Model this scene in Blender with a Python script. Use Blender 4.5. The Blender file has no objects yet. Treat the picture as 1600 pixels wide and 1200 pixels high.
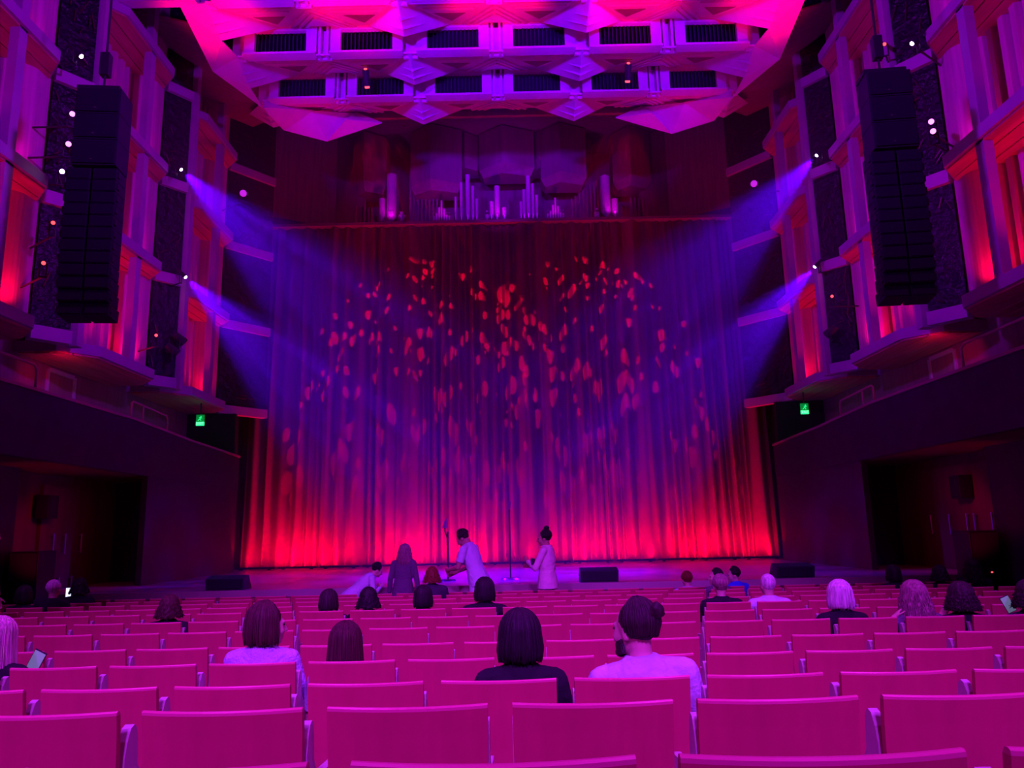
import bpy, bmesh, math, random
from mathutils import Vector, Matrix, Euler

scene = bpy.context.scene
COL = scene.collection
random.seed(7)
PI = math.pi

# ------------------------------------------------------------------ camera
CAM = Vector((0.2, 0.0, 1.8))
FPX = 1200.0
PITCH = math.atan(230 / 1200.0)
ROLL = -0.022
cd = bpy.data.cameras.new('camera')
cam = bpy.data.objects.new('camera', cd)
COL.objects.link(cam)
cd.sensor_fit = 'HORIZONTAL'
cd.sensor_width = 36.0
cd.lens = 36.0 * FPX / 1600.0
cd.clip_end = 200
cd.clip_start = 0.05
RM = Matrix.Rotation(PI / 2 + PITCH, 3, 'X') @ Matrix.Rotation(ROLL, 3, 'Z')
cam.matrix_world = Matrix.Translation(CAM) @ RM.to_4x4()
scene.camera = cam


def ray(px, py):
    return RM @ Vector(((px - 800) / FPX, (600 - py) / FPX, -1.0))


def atY(px, py, y):
    d = ray(px, py)
    return CAM + d * ((y - CAM.y) / d.y)


def atX(px, py, x):
    d = ray(px, py)
    return CAM + d * ((x - CAM.x) / d.x)


def atZ(px, py, z):
    d = ray(px, py)
    return CAM + d * ((z - CAM.z) / d.z)


# ------------------------------------------------------------------ world, exposure
scene.view_settings.view_transform = 'Standard'
scene.view_settings.look = 'None'
scene.view_settings.gamma = 1.0
scene.view_settings.exposure = 0.0
scene.view_settings.use_curve_mapping = False
w = bpy.data.worlds.new('hall_dark')
scene.world = w
w.use_nodes = True
w.node_tree.nodes['Background'].inputs['Color'].default_value = (0.22, 0.0, 1.0, 1)
w.node_tree.nodes['Background'].inputs['Strength'].default_value = 0.04

# ------------------------------------------------------------------ lamps of the hall
VIOLET = (0.40, 0.02, 1.0)
MAGENTA = (1.0, 0.0, 0.62)
RED = (1.0, 0.0, 0.07)
PINK = (1.0, 0.0, 0.30)
BLUE = (0.10, 0.0, 1.0)


def spot(name, loc, target, color, watts, angle, blend=0.6, radius=0.15):
    l = bpy.data.lights.new(name, 'SPOT')
    l.color = color
    l.energy = watts
    l.spot_size = math.radians(angle)
    l.spot_blend = blend
    l.shadow_soft_size = radius
    o = bpy.data.objects.new(name, l)
    COL.objects.link(o)
    o.location = loc
    o.rotation_euler = (Vector(target) - Vector(loc)).to_track_quat('-Z', 'Y').to_euler()
    return o


def point(name, loc, color, watts, radius=0.05):
    l = bpy.data.lights.new(name, 'POINT')
    l.color = color
    l.energy = watts
    l.shadow_soft_size = radius
    o = bpy.data.objects.new(name, l)
    COL.objects.link(o)
    o.location = loc
    return o


# house wash on the stalls, hung from the rear of the hall
for sx in (-6, 0, 6):
    spot('house_wash_lamp', (sx, -7.0, 9.5), (sx * 0.4, 6.8, 0.8), (0.43, 0.02, 1.0), 7400, 39, 0.9, 0.5)
# wash hung over the stalls, grazing the seat tops
for sx in (-4.5, 4.5):
    spot('stalls_down_lamp', (sx, 6.0, 13.0), (sx * 0.7, 5.0, 0.5), (0.55, 0.02, 1.0), 3000, 85, 0.9, 0.4)
# canopy uplights
for sx in (-6, -3, 0, 3, 6):
    spot('canopy_pink_lamp', (sx, 12.6, 8.5), (sx, 14.7, 13.0), (1.0, 0.0, 0.14), 1700, 30, 0.7, 0.3)
for sx in (-5, 0, 5):
    spot('canopy_violet_lamp', (sx, 4.0, 8.5), (sx * 0.62, 16.6, 13.3), (0.17, 0.0, 1.0), 10000, 27, 0.8, 0.3)
for s in (-1, 1):
    spot('canopy_end_lamp', (s * 5.2, 15.0, 7.5), (s * 4.9, 18.9, 12.5), (1.0, 0.0, 0.14), 420, 30, 0.8, 0.3)
# wall washes
for s in (-1, 1):
    spot('wall_wash_lamp', (-s * 5.0, 3.0, 9.0), (s * 8.0, 13.5, 9.6), (0.36, 0.0, 1.0), 6500, 44, 0.9, 0.4)
# blue moving lights on the towers, shining through the haze
for px, py, x in ((283, 265, -7.35), (290, 433, -7.35), (1276, 243, 7.35), (1273, 417, 7.35)):
    p = atX(px, py, x)
    q = Vector((x * 0.25, p.y + 0.3, p.z - 5.4))
    spot('blue_beam_lamp', p + (q - p).normalized() * 0.10, q, BLUE, 8000, 40, 0.8, 0.05)
spot('curtain_blue_fill', (0, 15.0, 12.2), (0, 23.0, 8.2), (0.10, 0.0, 1.0), 110, 95, 0.9, 0.3)  # added fill that lifts the blue of the upper curtain, no fitting there

for o in [o for o in COL.objects if o.name.startswith('blue_beam_lamp')]:
    nt = o.data.node_tree if o.data.use_nodes else None
    o.data.use_nodes = True
    nt = o.data.node_tree
    tc = nt.nodes.new('ShaderNodeTexCoord')
    nz = nt.nodes.new('ShaderNodeTexNoise')
    nz.inputs['Scale'].default_value = 16.0
    nz.inputs['Detail'].default_value = 2.0
    mr = nt.nodes.new('ShaderNodeMapRange')
    mr.inputs['From Min'].default_value = 0.40
    mr.inputs['From Max'].default_value = 0.62
    mr.inputs['To Min'].default_value = 0.25
    mr.inputs['To Max'].default_value = 1.9
    nt.links.new(tc.outputs['Normal'], nz.inputs['Vector'])
    nt.links.new(nz.outputs['Fac'], mr.inputs['Value'])
    nt.links.new(mr.outputs[0], nt.nodes['Emission'].inputs['Strength'])

# red foot lamps along the curtain
for k in range(26):
    x = -7.5 + k * 0.6
    spot('curtain_foot_lamp', (x, 22.38, 0.97), (x + random.uniform(-.12, .12), 22.95, 1.72), (1.0, 0.0, 0.05), random.choice((60, 90, 125, 180, 240)), 138, 0.75, 0.05)


# patterned red projectors under the canopy
def gobo(name, loc, target, watts, seed):
    o = spot(name, loc, target, (1, 1, 1), watts, 66, 0.15, 0.012)
    l = o.data
    l.use_nodes = True
    nt = l.node_tree
    N = nt.nodes
    em = N['Emission']
    tc = N.new('ShaderNodeTexCoord')
    sep = N.new('ShaderNodeSeparateXYZ')
    nt.links.new(tc.outputs['Normal'], sep.inputs[0])

    def math_(op, a, b=None):
        m = N.new('ShaderNodeMath')
        m.operation = op
        for i, v in enumerate((a, b)):
            if v is None:
                continue
            if isinstance(v, (int, float)):
                m.inputs[i].default_value = v
            else:
                nt.links.new(v, m.inputs[i])
        return m.outputs[0]
    u = math_('DIVIDE', sep.outputs[0], sep.outputs[2])
    v = math_('DIVIDE', sep.outputs[1], sep.outputs[2])
    r2 = math_('SQRT', math_('ADD', math_('MULTIPLY', u, u), math_('MULTIPLY', v, v)))
    disc = math_('SUBTRACT', 1.0, math_('MINIMUM', 1.0, math_('MAXIMUM', 0.0, math_('MULTIPLY', math_('SUBTRACT', r2, 0.50), 20.0))))
    cmb = N.new('ShaderNodeCombineXYZ')
    nt.links.new(u, cmb.inputs[0])
    nt.links.new(math_('MULTIPLY', v, 0.75), cmb.inputs[1])
    cmb.inputs[2].default_value = seed

    def dots(scale, thr, keep):
        vo = N.new('ShaderNodeTexVoronoi')
        vo.voronoi_dimensions = '3D'
        vo.inputs['Scale'].default_value = scale
        vo.inputs['Randomness'].default_value = 0.85
        nt.links.new(cmb.outputs[0], vo.inputs['Vector'])
        sc = N.new('ShaderNodeSeparateColor')
        nt.links.new(vo.outputs['Color'], sc.inputs[0])
        size = math_('MULTIPLY', math_('ADD', 0.5, sc.outputs[1]), thr)
        a = math_('MULTIPLY', math_('LESS_THAN', vo.outputs['Distance'], size), math_('LESS_THAN', sc.outputs[0], keep))
        return a
    d = math_('MAXIMUM', dots(24.0, 0.30, 0.66), dots(9.0, 0.30, 0.14))
    nt.links.new(math_('MULTIPLY', math_('MULTIPLY', d, disc), 1.0), em.inputs['Strength'])
    em.inputs['Color'].default_value = (1.0, 0.0, 0.06, 1)
    return o


gobo('pattern_projector_lamp', (-3.25, 17.50, 12.62), (-2.2, 23.0, 5.7), 7000, 0.31)
gobo('pattern_projector_lamp', (3.25, 17.50, 12.62), (2.2, 23.0, 5.7), 7000, 0.77)


# ------------------------------------------------------------------ materials
def mat(name, color, rough=0.6, metal=0.0, spec=0.3, grain=None, emit=None, bump=None):
    m = bpy.data.materials.new(name)
    m.use_nodes = True
    nt = m.node_tree
    b = nt.nodes['Principled BSDF']
    b.inputs['Base Color'].default_value = (*color, 1)
    b.inputs['Roughness'].default_value = rough
    b.inputs['Metallic'].default_value = metal
    b.inputs['Specular IOR Level'].default_value = spec
    if emit:
        b.inputs['Emission Color'].default_value = (*emit[0], 1)
        b.inputs['Emission Strength'].default_value = emit[1]
    if grain:
        sc, amt = grain
        tc = nt.nodes.new('ShaderNodeTexCoord')
        mp = nt.nodes.new('ShaderNodeMapping')
        mp.inputs['Scale'].default_value = sc
        nz = nt.nodes.new('ShaderNodeTexNoise')
        nz.inputs['Scale'].default_value = 1.0
        nz.inputs['Detail'].default_value = 3
        mr = nt.nodes.new('ShaderNodeMapRange')
        mr.inputs['From Min'].default_value = 0.3
        mr.inputs['From Max'].default_value = 0.7
        mr.inputs['To Min'].default_value = 1 - amt
        mr.inputs['To Max'].default_value = 1 + amt * 0.4
        mx = nt.nodes.new('ShaderNodeMix')
        mx.data_type = 'RGBA'
        mx.blend_type = 'MULTIPLY'
        mx.inputs[0].default_value = 1.0
        mx.inputs[6].default_value = (*color, 1)
        nt.links.new(tc.outputs['Object'], mp.inputs[0])
        nt.links.new(mp.outputs[0], nz.inputs['Vector'])
        nt.links.new(nz.outputs['Fac'], mr.inputs['Value'])
        nt.links.new(mr.outputs[0], mx.inputs[7])
        nt.links.new(mx.outputs[2], b.inputs['Base Color'])
    if bump:
        sc, st = bump
        tc = nt.nodes.new('ShaderNodeTexCoord')
        nz = nt.nodes.new('ShaderNodeTexNoise')
        nz.inputs['Scale'].default_value = sc
        nz.inputs['Detail'].default_value = 4
        bp = nt.nodes.new('ShaderNodeBump')
        bp.inputs['Strength'].default_value = st
        bp.inputs['Distance'].default_value = 0.1
        nt.links.new(tc.outputs['Object'], nz.inputs['Vector'])
        nt.links.new(nz.outputs['Fac'], bp.inputs['Height'])
        nt.links.new(bp.outputs[0], b.inputs['Normal'])
    return m


M = {
    'seatwood': mat('plum_stained_ply', (0.52, 0.04, 0.11), 0.42, spec=0.35, grain=((9, 9, 1.2), 0.12)),
    'seatedge': mat('ply_edge', (0.70, 0.09, 0.24), 0.35),
    'arm': mat('pale_birch_arm', (0.62, 0.45, 0.50), 0.5, grain=((6, 6, 2), 0.1)),
    'cushion': mat('plum_wool', (0.45, 0.05, 0.12), 0.9),
    'floor': mat('dark_stained_boards', (0.22, 0.07, 0.10), 0.5, grain=((1, 14, 1), 0.3)),
    'stage': mat('stage_boards', (0.50, 0.32, 0.36), 0.28, spec=0.5, grain=((1.0, 9, 1), 0.15)),
    'stagefront': mat('stage_front_wood', (0.40, 0.10, 0.10), 0.5, grain=((0.4, 1, 20), 0.3)),
    'birch': mat('brush_box_panel', (0.62, 0.40, 0.46), 0.55, grain=((14, 14, 0.7), 0.22)),
    'fascia': mat('concrete_fascia', (0.46, 0.34, 0.46), 0.6, grain=((2, 2, 2), 0.1)),
    'soffitwood': mat('soffit_timber', (0.62, 0.22, 0.20), 0.5, grain=((9, 1.0, 9), 0.2)),
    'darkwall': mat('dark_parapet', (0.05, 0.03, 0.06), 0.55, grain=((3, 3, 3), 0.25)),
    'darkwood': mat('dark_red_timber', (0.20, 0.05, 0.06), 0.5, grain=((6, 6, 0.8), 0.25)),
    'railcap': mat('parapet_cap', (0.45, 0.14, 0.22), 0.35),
    'organwood': mat('organ_case_wood', (0.30, 0.12, 0.20), 0.55, grain=((8, 8, 0.8), 0.2)),
    'pipe': mat('organ_pipe_tin', (0.80, 0.62, 0.76), 0.35, metal=0.3),
    'canopy': mat('white_birch_canopy', (0.80, 0.62, 0.74), 0.5, grain=((4, 4, 4), 0.06)),
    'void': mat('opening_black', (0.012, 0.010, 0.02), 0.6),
    'louvre': mat('louvre_black', (0.03, 0.025, 0.05), 0.5),
    'foil': mat('dark_acoustic_mesh', (0.009, 0.007, 0.018), 0.30, spec=0.4, bump=(7.0, 1.0)),
    'blackmetal': mat('black_metal', (0.03, 0.025, 0.04), 0.45, spec=0.4),
    'rigbar': mat('rigging_dark_red', (0.10, 0.03, 0.05), 0.4, metal=0.5),
    'speaker': mat('speaker_black', (0.030, 0.024, 0.045), 0.55, spec=0.3),
    'grille': mat('speaker_grille', (0.018, 0.014, 0.03), 0.7, spec=0.2),
    'steel': mat('brushed_steel', (0.6, 0.5, 0.6), 0.3, metal=0.9),
    'curtain': mat('plum_velvet', (0.19, 0.06, 0.11), 0.85, spec=0.15),
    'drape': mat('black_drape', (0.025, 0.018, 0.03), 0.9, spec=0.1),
    'lens': mat('lit_lens', (0.8, 0.7, 1), 0.3, emit=((0.75, 0.45, 1.0), 30.0)),
    'lenspink': mat('lit_lens_pink', (0.8, 0.5, 1), 0.3, emit=((1.0, 0.25, 0.95), 2.4)),
    'lensdim': mat('lit_lens_dim', (0.8, 0.5, 1), 0.3, emit=((0.55, 0.02, 0.75), 0.9)),
    'lensred': mat('lit_lens_red', (0.8, 0.1, 0.1), 0.3, emit=((1.0, 0.06, 0.08), 2.5)),
    'exit': mat('exit_green', (0.0, 0.25, 0.06), 0.4, emit=((0.0, 0.7, 0.10), 0.22)),
    'exitlit': mat('exit_green_bright', (0.1, 0.8, 0.3), 0.4, emit=((0.03, 1.0, 0.34), 1.1)),
    'exittext': mat('exit_text_white', (0.9, 1, 0.9), 0.4, emit=((0.5, 1.0, 0.7), 0.75)),
    'screen': mat('phone_screen', (0.6, 0.7, 0.8), 0.3, emit=((0.75, 0.8, 1.0), 1.5)),
    'screendim': mat('phone_screen_dim', (0.3, 0.3, 0.4), 0.3, emit=((0.25, 0.3, 0.5), 0.35)),
    'doorframe': mat('door_frame_paint', (0.5, 0.48, 0.55), 0.5),
    'eye': mat('eye', (0.03, 0.02, 0.02), 0.2),
    'skin': mat('skin', (0.62, 0.33, 0.30), 0.5),
    'skin_tan': mat('skin_tan', (0.45, 0.22, 0.18), 0.5),
    'shoe': mat('shoe_dark', (0.03, 0.025, 0.03), 0.5),
    'trousers': mat('dark_trousers', (0.04, 0.035, 0.06), 0.8),
    'white': mat('white_cotton', (0.62, 0.68, 0.80), 0.85, bump=(14, 0.35)),
    'paleblue': mat('pale_blue_knit', (0.60, 0.55, 0.85), 0.9, bump=(40, 0.5)),
    'cream': mat('cream_jacket', (0.82, 0.55, 0.66), 0.85, bump=(12, 0.35)),
    'black': mat('black_cotton', (0.013, 0.012, 0.018), 0.9, bump=(12, 0.3)),
    'greytop': mat('grey_knit', (0.13, 0.09, 0.15), 0.9, bump=(30, 0.4)),
    'bluetop': mat('bright_blue_cotton', (0.03, 0.10, 0.75), 0.8),
}


def hairmat(name, c):
    return mat(name, c, 0.6, spec=0.3, grain=((70, 70, 4), 0.5))


H = {
    'brown': hairmat('hair_brown', (0.07, 0.020, 0.022)),
    'dark': hairmat('hair_dark', (0.035, 0.015, 0.022)),
    'black': hairmat('hair_black', (0.015, 0.009, 0.014)),
    'auburn': hairmat('hair_auburn', (0.20, 0.03, 0.02)),
    'light': hairmat('hair_light_brown', (0.34, 0.15, 0.20)),
    'blond': hairmat('hair_blond', (0.70, 0.45, 0.48)),
    'silver': hairmat('hair_silver', (0.75, 0.60, 0.70)),
}


# ------------------------------------------------------------------ mesh helpers
class MB:
    def __init__(s):
        s.v = []
        s.f = []

    def add(s, vs, fs):
        n = len(s.v)
        s.v += [tuple(p) for p in vs]
        s.f += [[i + n for i in f] for f in fs]

    def box(s, c, d, rz=0.0):
        c = Vector(c)
        r = Matrix.Rotation(rz, 3, 'Z')
        vs = [c + r @ Vector((x * d[0] / 2, y * d[1] / 2, z * d[2] / 2)) for x in (-1, 1) for y in (-1, 1) for z in (-1, 1)]
        s.add(vs, [(0, 1, 3, 2), (4, 6, 7, 5), (0, 4, 5, 1), (2, 3, 7, 6), (0, 2, 6, 4), (1, 5, 7, 3)])
        return s

    def prism(s, poly, z0, z1, top=None):
        n = len(poly)
        top = top or poly
        vs = [(p[0], p[1], z0) for p in poly] + [(p[0], p[1], z1) for p in top]
        s.add(vs, [tuple(range(n))[::-1], tuple(range(n, 2 * n))] + [(i, (i + 1) % n, n + (i + 1) % n, n + i) for i in range(n)])
        return s

    def loft(s, rings, caps=True, closed=True):
        n = len(rings[0])
        vs = [p for r in rings for p in r]
        fs = []
        for k in range(len(rings) - 1):
            for i in range(n if closed else n - 1):
                j = (i + 1) % n
                fs.append((k * n + i, k * n + j, (k + 1) * n + j, (k + 1) * n + i))
        if caps:
            fs.append(tuple(range(n))[::-1])
            fs.append(tuple((len(rings) - 1) * n + i for i in range(n)))
        s.add(vs, fs)
        return s

    def tube(s, a, b, r0, r1=None, n=8, dome=False):
        a, b = Vector(a), Vector(b)
        r1 = r0 if r1 is None else r1
        d = b - a
        if d.length < 1e-6:
            d = Vector((0, 0, 1e-4))
        d.normalize()
        u = d.orthogonal().normalized()
        v = d.cross(u)
        rings = []
        st = [(a, r0), (b, r1)]
        if dome:
            st = [(a - d * r0 * .95, r0 * .3), (a - d * r0 * .6, r0 * .8), (a, r0), (b, r1), (b + d * r1 * .6, r1 * .8), (b + d * r1 * .95, r1 * .3)]
        for p, r in st:
            rings.append([p + (u * math.cos(2 * PI * i / n) + v * math.sin(2 * PI * i / n)) * r for i in range(n)])
        return s.loft(rings)

    def path(s, pts, r, n=6, taper=None):
        pts = [Vector(p) for p in pts]
        rings = []
        u = None
        for i, p in enumerate(pts):
            d = (pts[min(i + 1, len(pts) - 1)] - pts[max(i - 1, 0)]).normalized()
            u = d.orthogonal().normalized() if u is None else (u - d * u.dot(d)).normalized()
            v = d.cross(u)
            rr = r * (1 if taper is None else 1 + (taper - 1) * i / (len(pts) - 1))
            rings.append([p + (u * math.cos(2 * PI * k / n) + v * math.sin(2 * PI * k / n)) * rr for k in range(n)])
        return s.loft(rings)

    def ell(s, c, r, n=12, m=8, rot=None):
        c = Vector(c)
        R_ = rot or Matrix.Identity(3)
        rings = []
        for k in range(m + 1):
            t = -PI / 2 + PI * (0.04 + 0.92 * k / m)
            rings.append([c + R_ @ Vector((r[0] * math.cos(t) * math.cos(2 * PI * i / n), r[1] * math.cos(t) * math.sin(2 * PI * i / n), r[2] * math.sin(t))) for i in range(n)])
        return s.loft(rings)

    def mesh(s, name, m, smooth=False):
        me = bpy.data.meshes.new(name)
        me.from_pydata(s.v, [], s.f)
        bm = bmesh.new()
        bm.from_mesh(me)
        bmesh.ops.recalc_face_normals(bm, faces=bm.faces)
        bm.to_mesh(me)
        bm.free()
        me.materials.append(m)
        if smooth:
            me.shade_smooth()
        return me

    def build(s, name, m, parent=None, smooth=False, loc=None):
        return put(name, s.mesh(name, m, smooth), parent, loc)


def put(name, me, parent=None, loc=None, rot=None):
    o = bpy.data.objects.new(name, me)
    COL.objects.link(o)
    if parent:
        o.parent = parent
    if loc is not None:
        o.location = loc
    if rot is not None:
        o.rotation_euler = rot
    return o


def tag(o, label, cat, group=None):
    o['label'] = label
    o['category'] = cat
    if group:
        o['group'] = group
    return o


def thing(name, label, cat, loc=(0, 0, 0), rz=0.0, group=None):
    o = bpy.data.objects.new(name, None)
    COL.objects.link(o)
    o.empty_display_size = 0.1
    o.location = loc
    o.rotation_euler = (0, 0, rz)
    return tag(o, label, cat, group)


def struct(name):
    o = bpy.data.objects.new(name, None)
    COL.objects.link(o)
    o['kind'] = 'structure'
    return o


def smesh(mb, name, m, smooth=False):
    o = mb.build(name, m, None, smooth)
    o['kind'] = 'structure'
    return o


ORD = ['zeroth', 'first', 'second', 'third', 'fourth', 'fifth', 'sixth', 'seventh', 'eighth', 'ninth', 'tenth', 'eleventh', 'twelfth', 'thirteenth', 'fourteenth', 'fifteenth', 'sixteenth', 'seventeenth', 'eighteenth', 'nineteenth', 'twentieth', 'twenty-first', 'twenty-second', 'twenty-third', 'twenty-fourth', 'twenty-fifth', 'twenty-sixth', 'twenty-seventh', 'twenty-eighth', 'twenty-ninth', 'thirtieth', 'thirty-first', 'thirty-second', 'thirty-third', 'thirty-fourth', 'thirty-fifth']

# ------------------------------------------------------------------ the stalls floor and stage
ROWS = [(1.40, 1.42), (2.46, 1.29), (3.40, 1.19), (4.53, 1.105), (5.48, 1.065), (6.67, 1.03), (7.78, 1.0), (8.75, 0.985), (9.75, 0.955), (10.75, 0.925), (11.75, 0.895), (12.6, 0.87)]
BACKH = 0.93
STAGEZ = 0.87
mb = MB()
prof = [(-9.0, 1.9), (0.35, 0.63)] + [(y, z - BACKH) for y, z in ROWS] + [(13.0, -0.06), (14.1, -0.06)]
vs, fs = [], []
for i, (y, z) in enumerate(prof):
    vs += [(-9.6, y, z), (9.6, y, z), (-9.6, y, z - 0.3), (9.6, y, z - 0.3)]
    if i:
        a, b = 4 * (i - 1), 4 * i
        fs += [(a, a + 1, b + 1, b), (a + 2, b + 2, b + 3, a + 3), (a, b, b + 2, a + 2), (a + 1, a + 3, b + 3, b + 1)]
n = 4 * (len(prof) - 1)
fs += [(0, 2, 3, 1), (n, n + 1, n + 3, n + 2)]
mb.add(vs, fs)
smesh(mb, 'floor', M['floor'])
FLOORF = -0.06


def floor_z(y):
    for (a, za), (b, zb) in zip(prof, prof[1:]):
        if a <= y <= b:
            return za + (zb - za) * (y - a) / (b - a)
    return FLOORF


st = struct('stage_floor')
MB().box((0, 19.3, STAGEZ - 0.06), (19.0, 10.5, 0.12)).build('stage_deck', M['stage'], st)
for k in range(4):   # horizontal boards of the stage front
    MB().box((0, 14.11 - 0.012 * (k % 2), -0.06 + 0.1 + k * 0.205), (19.0, 0.05, 0.195)).build('front_board', M['stagefront'], st)

# back wall of the hall behind organ and curtain
smesh(MB().box((0, 27.2, 9.0), (20.0, 0.3, 19.0)), 'wall_back', M['organwood'])
smesh(MB().box((0, 23.6, 6.0), (16.6, 0.2, 10.9)), 'wall_stage_back', M['drape'])
# beam carrying the curtain, with organ loft floor behind it
smesh(MB().box((0, 23.0, 11.43), (16.4, 0.34, 0.09)), 'trim_1', M['organwood'])
smesh(MB().box((0, 25.9, 12.15), (17.4, 2.3, 0.25)), 'trim_2', M['organwood'])


# ------------------------------------------------------------------ side walls
TOW = [7.9, 12.1, 16.35, 20.5]
LEV = [5.42, 7.88, 10.24, 12.68]


def slab_poly(yt, near_x=-8.1):
    return [(-9.2, yt - 2.75), (near_x, yt - 2.75), (-7.58, yt - 2.15), (-7.58, yt), (-8.12, yt + 0.58), (-9.2, yt + 0.58)]


def side_wall(s):
    root = struct('wall_left' if s < 0 else 'wall_right')

    def X(p):
        return [(-s * 1 * -1 * abs(q[0]) if False else s * abs(q[0]), q[1]) for q in p]

    def part(mb_, name, m, smooth=False):
        return mb_.build(name, m, root, smooth)
    for ti, yt in enumerate(TOW):
        for li, z in enumerate(LEV):
            part(MB().prism(X(slab_poly(yt)), z - 0.2, z), 'balcony_slab', M['fascia'])
            # timber boards under the slab, with joints between
            for k in range(4):
                x0, x1 = 7.64 + k * 0.30, 7.64 + k * 0.30 + 0.275

                def yn(x):
                    return yt - 2.15 - min(max((x - 7.58) / 0.52, 0), 1) * 0.6 + 0.05

                def yf(x):
                    return yt + min((x - 7.58) / 0.54, 1) * 0.58 - 0.05
                xs = [x0, min(x1, max(x0, 8.1)), x1]
                xs = sorted(set(xs))
                poly = [(x, yn(x)) for x in xs] + [(x, yf(x)) for x in reversed(xs)]
                part(MB().prism(X(poly), z - 0.235, z - 0.201), 'soffit_board', M['soffitwood'])
            z1 = (LEV[li + 1] if li + 1 < len(LEV) else 15.2) - 0.2
            # pleated fins in the near half of the bay
            for k in range(8):
                y0 = yt - 2.65 + k * 0.305
                part(MB().prism(X([(8.75, y0), (8.42, y0 + 0.07), (8.42, y0 + 0.2), (8.75, y0 + 0.27)]), z, z1), 'wall_fin', M['birch'])
            # smooth curved panel in the far half
            pl = []
            for k in range(7):
                t = k / 6
                pl.append((8.42 - 0.37 * math.sin(t * PI / 2), yt - 0.20 + 0.40 * t))
            outer = pl + [(8.05, yt + 0.53)]
            poly = outer + [(8.75, yt + 0.53), (8.75, yt - 0.20)]
            part(MB().prism(X(poly), z, z1), 'wall_panel', M['birch'])
            # slim post under the slab edge
            part(MB().box((s * 7.72, yt - 0.9, (z + z1) / 2), (0.16, 0.2, z1 - z)), 'slab_post', M['fascia'])
            # dark acoustic opening between the towers
            end = (7.62, yt + 1.08) if ti < 3 else (7.05, yt + 1.75)
            a = Vector((8.02, yt + 0.56))
            b = Vector(end)
            nrm = Vector((-(b - a).y, (b - a).x)).normalized()
            if nrm.y < 0:
                nrm = -nrm
            q = [a, b, b + nrm * 0.08, a + nrm * 0.08]
            part(MB().prism(X([tuple(p) for p in q]), z, z1), 'dark_mesh_panel', M['foil'])
            q = [a - nrm * 0.1, b - nrm * 0.1, b + nrm * 0.12, a + nrm * 0.12]
            part(MB().prism(X([tuple(p) for p in q]), z - 0.22, z + 0.02), 'cross_beam', M['fascia'])
            # lighting pipes standing in front of the opening
            cl = MB()
            for k in range(9):
                t0, t1 = random.random(), random.random()
                za = z + 0.15 + random.random() * (z1 - z - 0.5)
                p0 = a.lerp(b, t0 * .9 + .05) - nrm * 0.06
                p1 = a.lerp(b, min(1, max(0, t0 + (t1 - .5) * .5)) * .9 + .05) - nrm * 0.06
                cl.tube((s * p0.x, p0.y, za), (s * p1.x, p1.y, za + random.uniform(-.1, .35)), 0.012, n=5)
            o = part(cl, 'rigging_bar', M['rigbar'])
            o['kind'] = 'stuff'
        # tall column between the towers
        if ti < 3:
            part(MB().box((s * 7.62, yt + 1.22, 10.3), (0.22, 0.2, 10.2)), 'wall_column', M['fascia'])
    # wall slab behind everything, up high
    part(MB().box((s * 9.05, 14.0, 10.0), (0.3, 26.0, 11.6)), 'rear_panel', M['organwood'])
    # lower balcony: floor, parapet, soffit, rear wall
    part(MB().box((s * 8.4, 12.0, 3.17), (1.75, 18.9, 0.14)), 'balcony_floor', M['darkwood'])
    # parapet: its top falls gently towards the stage
    run = [(2.4, 4.24), (15.4, 4.22), (18.2, 4.10), (21.4, 4.03)]

    def strip(x0, x1, lo, hi):
        rings = [[(s * x0, y, lo(z)), (s * x1, y, lo(z)), (s * x1, y, hi(z)), (s * x0, y, hi(z))] for y, z in run]
        return MB().loft(rings)
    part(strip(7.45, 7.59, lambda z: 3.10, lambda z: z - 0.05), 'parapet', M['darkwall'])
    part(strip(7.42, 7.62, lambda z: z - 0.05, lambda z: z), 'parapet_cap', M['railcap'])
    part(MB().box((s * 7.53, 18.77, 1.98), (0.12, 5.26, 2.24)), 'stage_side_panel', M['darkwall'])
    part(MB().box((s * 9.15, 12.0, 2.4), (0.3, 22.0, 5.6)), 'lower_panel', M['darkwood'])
    # transverse dark wall at far end of the recess and a black masking drape
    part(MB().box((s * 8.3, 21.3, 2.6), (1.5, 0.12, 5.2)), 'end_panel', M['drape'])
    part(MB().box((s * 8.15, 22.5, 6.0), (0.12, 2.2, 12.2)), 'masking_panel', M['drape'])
    # black sheet across the recess, standing in for the dark of the doorway
    part(MB().box((s * 8.35, 17.9, 2.0), (1.3, 0.1, 2.26)), 'recess_dark_sheet', M['drape'])
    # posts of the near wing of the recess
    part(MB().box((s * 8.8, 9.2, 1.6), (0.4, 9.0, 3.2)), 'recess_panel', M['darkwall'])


for s in (-1, 1):
    side_wall(s)


# ------------------------------------------------------------------ doors
def door(n, s, y0, y1, z0, z1, x, framed, handles):
    r = struct('door_%d' % n)
    yc, zc = (y0 + y1) / 2, (z0 + z1) / 2
    MB().box((s * x, yc, zc), (0.06, y1 - y0, z1 - z0)).build('door_leaf', M['darkwood'], r)
    if framed:
        for y in (y0 - 0.04, y1 + 0.04):
            MB().box((s * (x - 0.03), y, zc), (0.12, 0.08, z1 - z0 + 0.08)).build('door_frame', M['doorframe'], r)
        MB().box((s * (x - 0.03), yc, z1 + 0.04), (0.12, y1 - y0, 0.08)).build('door_frame', M['doorframe'], r)
    for (hy, hz0, hz1) in handles:
        h = MB()
        h.tube((s * (x - 0.09), hy, hz0), (s * (x - 0.09), hy, hz1), 0.02, n=8)
        h.tube((s * (x - 0.02), hy, hz0 + .03), (s * (x - 0.09), hy, hz0 + .03), 0.012, n=6)
        h.tube((s * (x - 0.02), hy, hz1 - .03), (s * (x - 0.09), hy, hz1 - .03), 0.012, n=6)
        h.build('door_handle', M['steel'], r)


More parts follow.
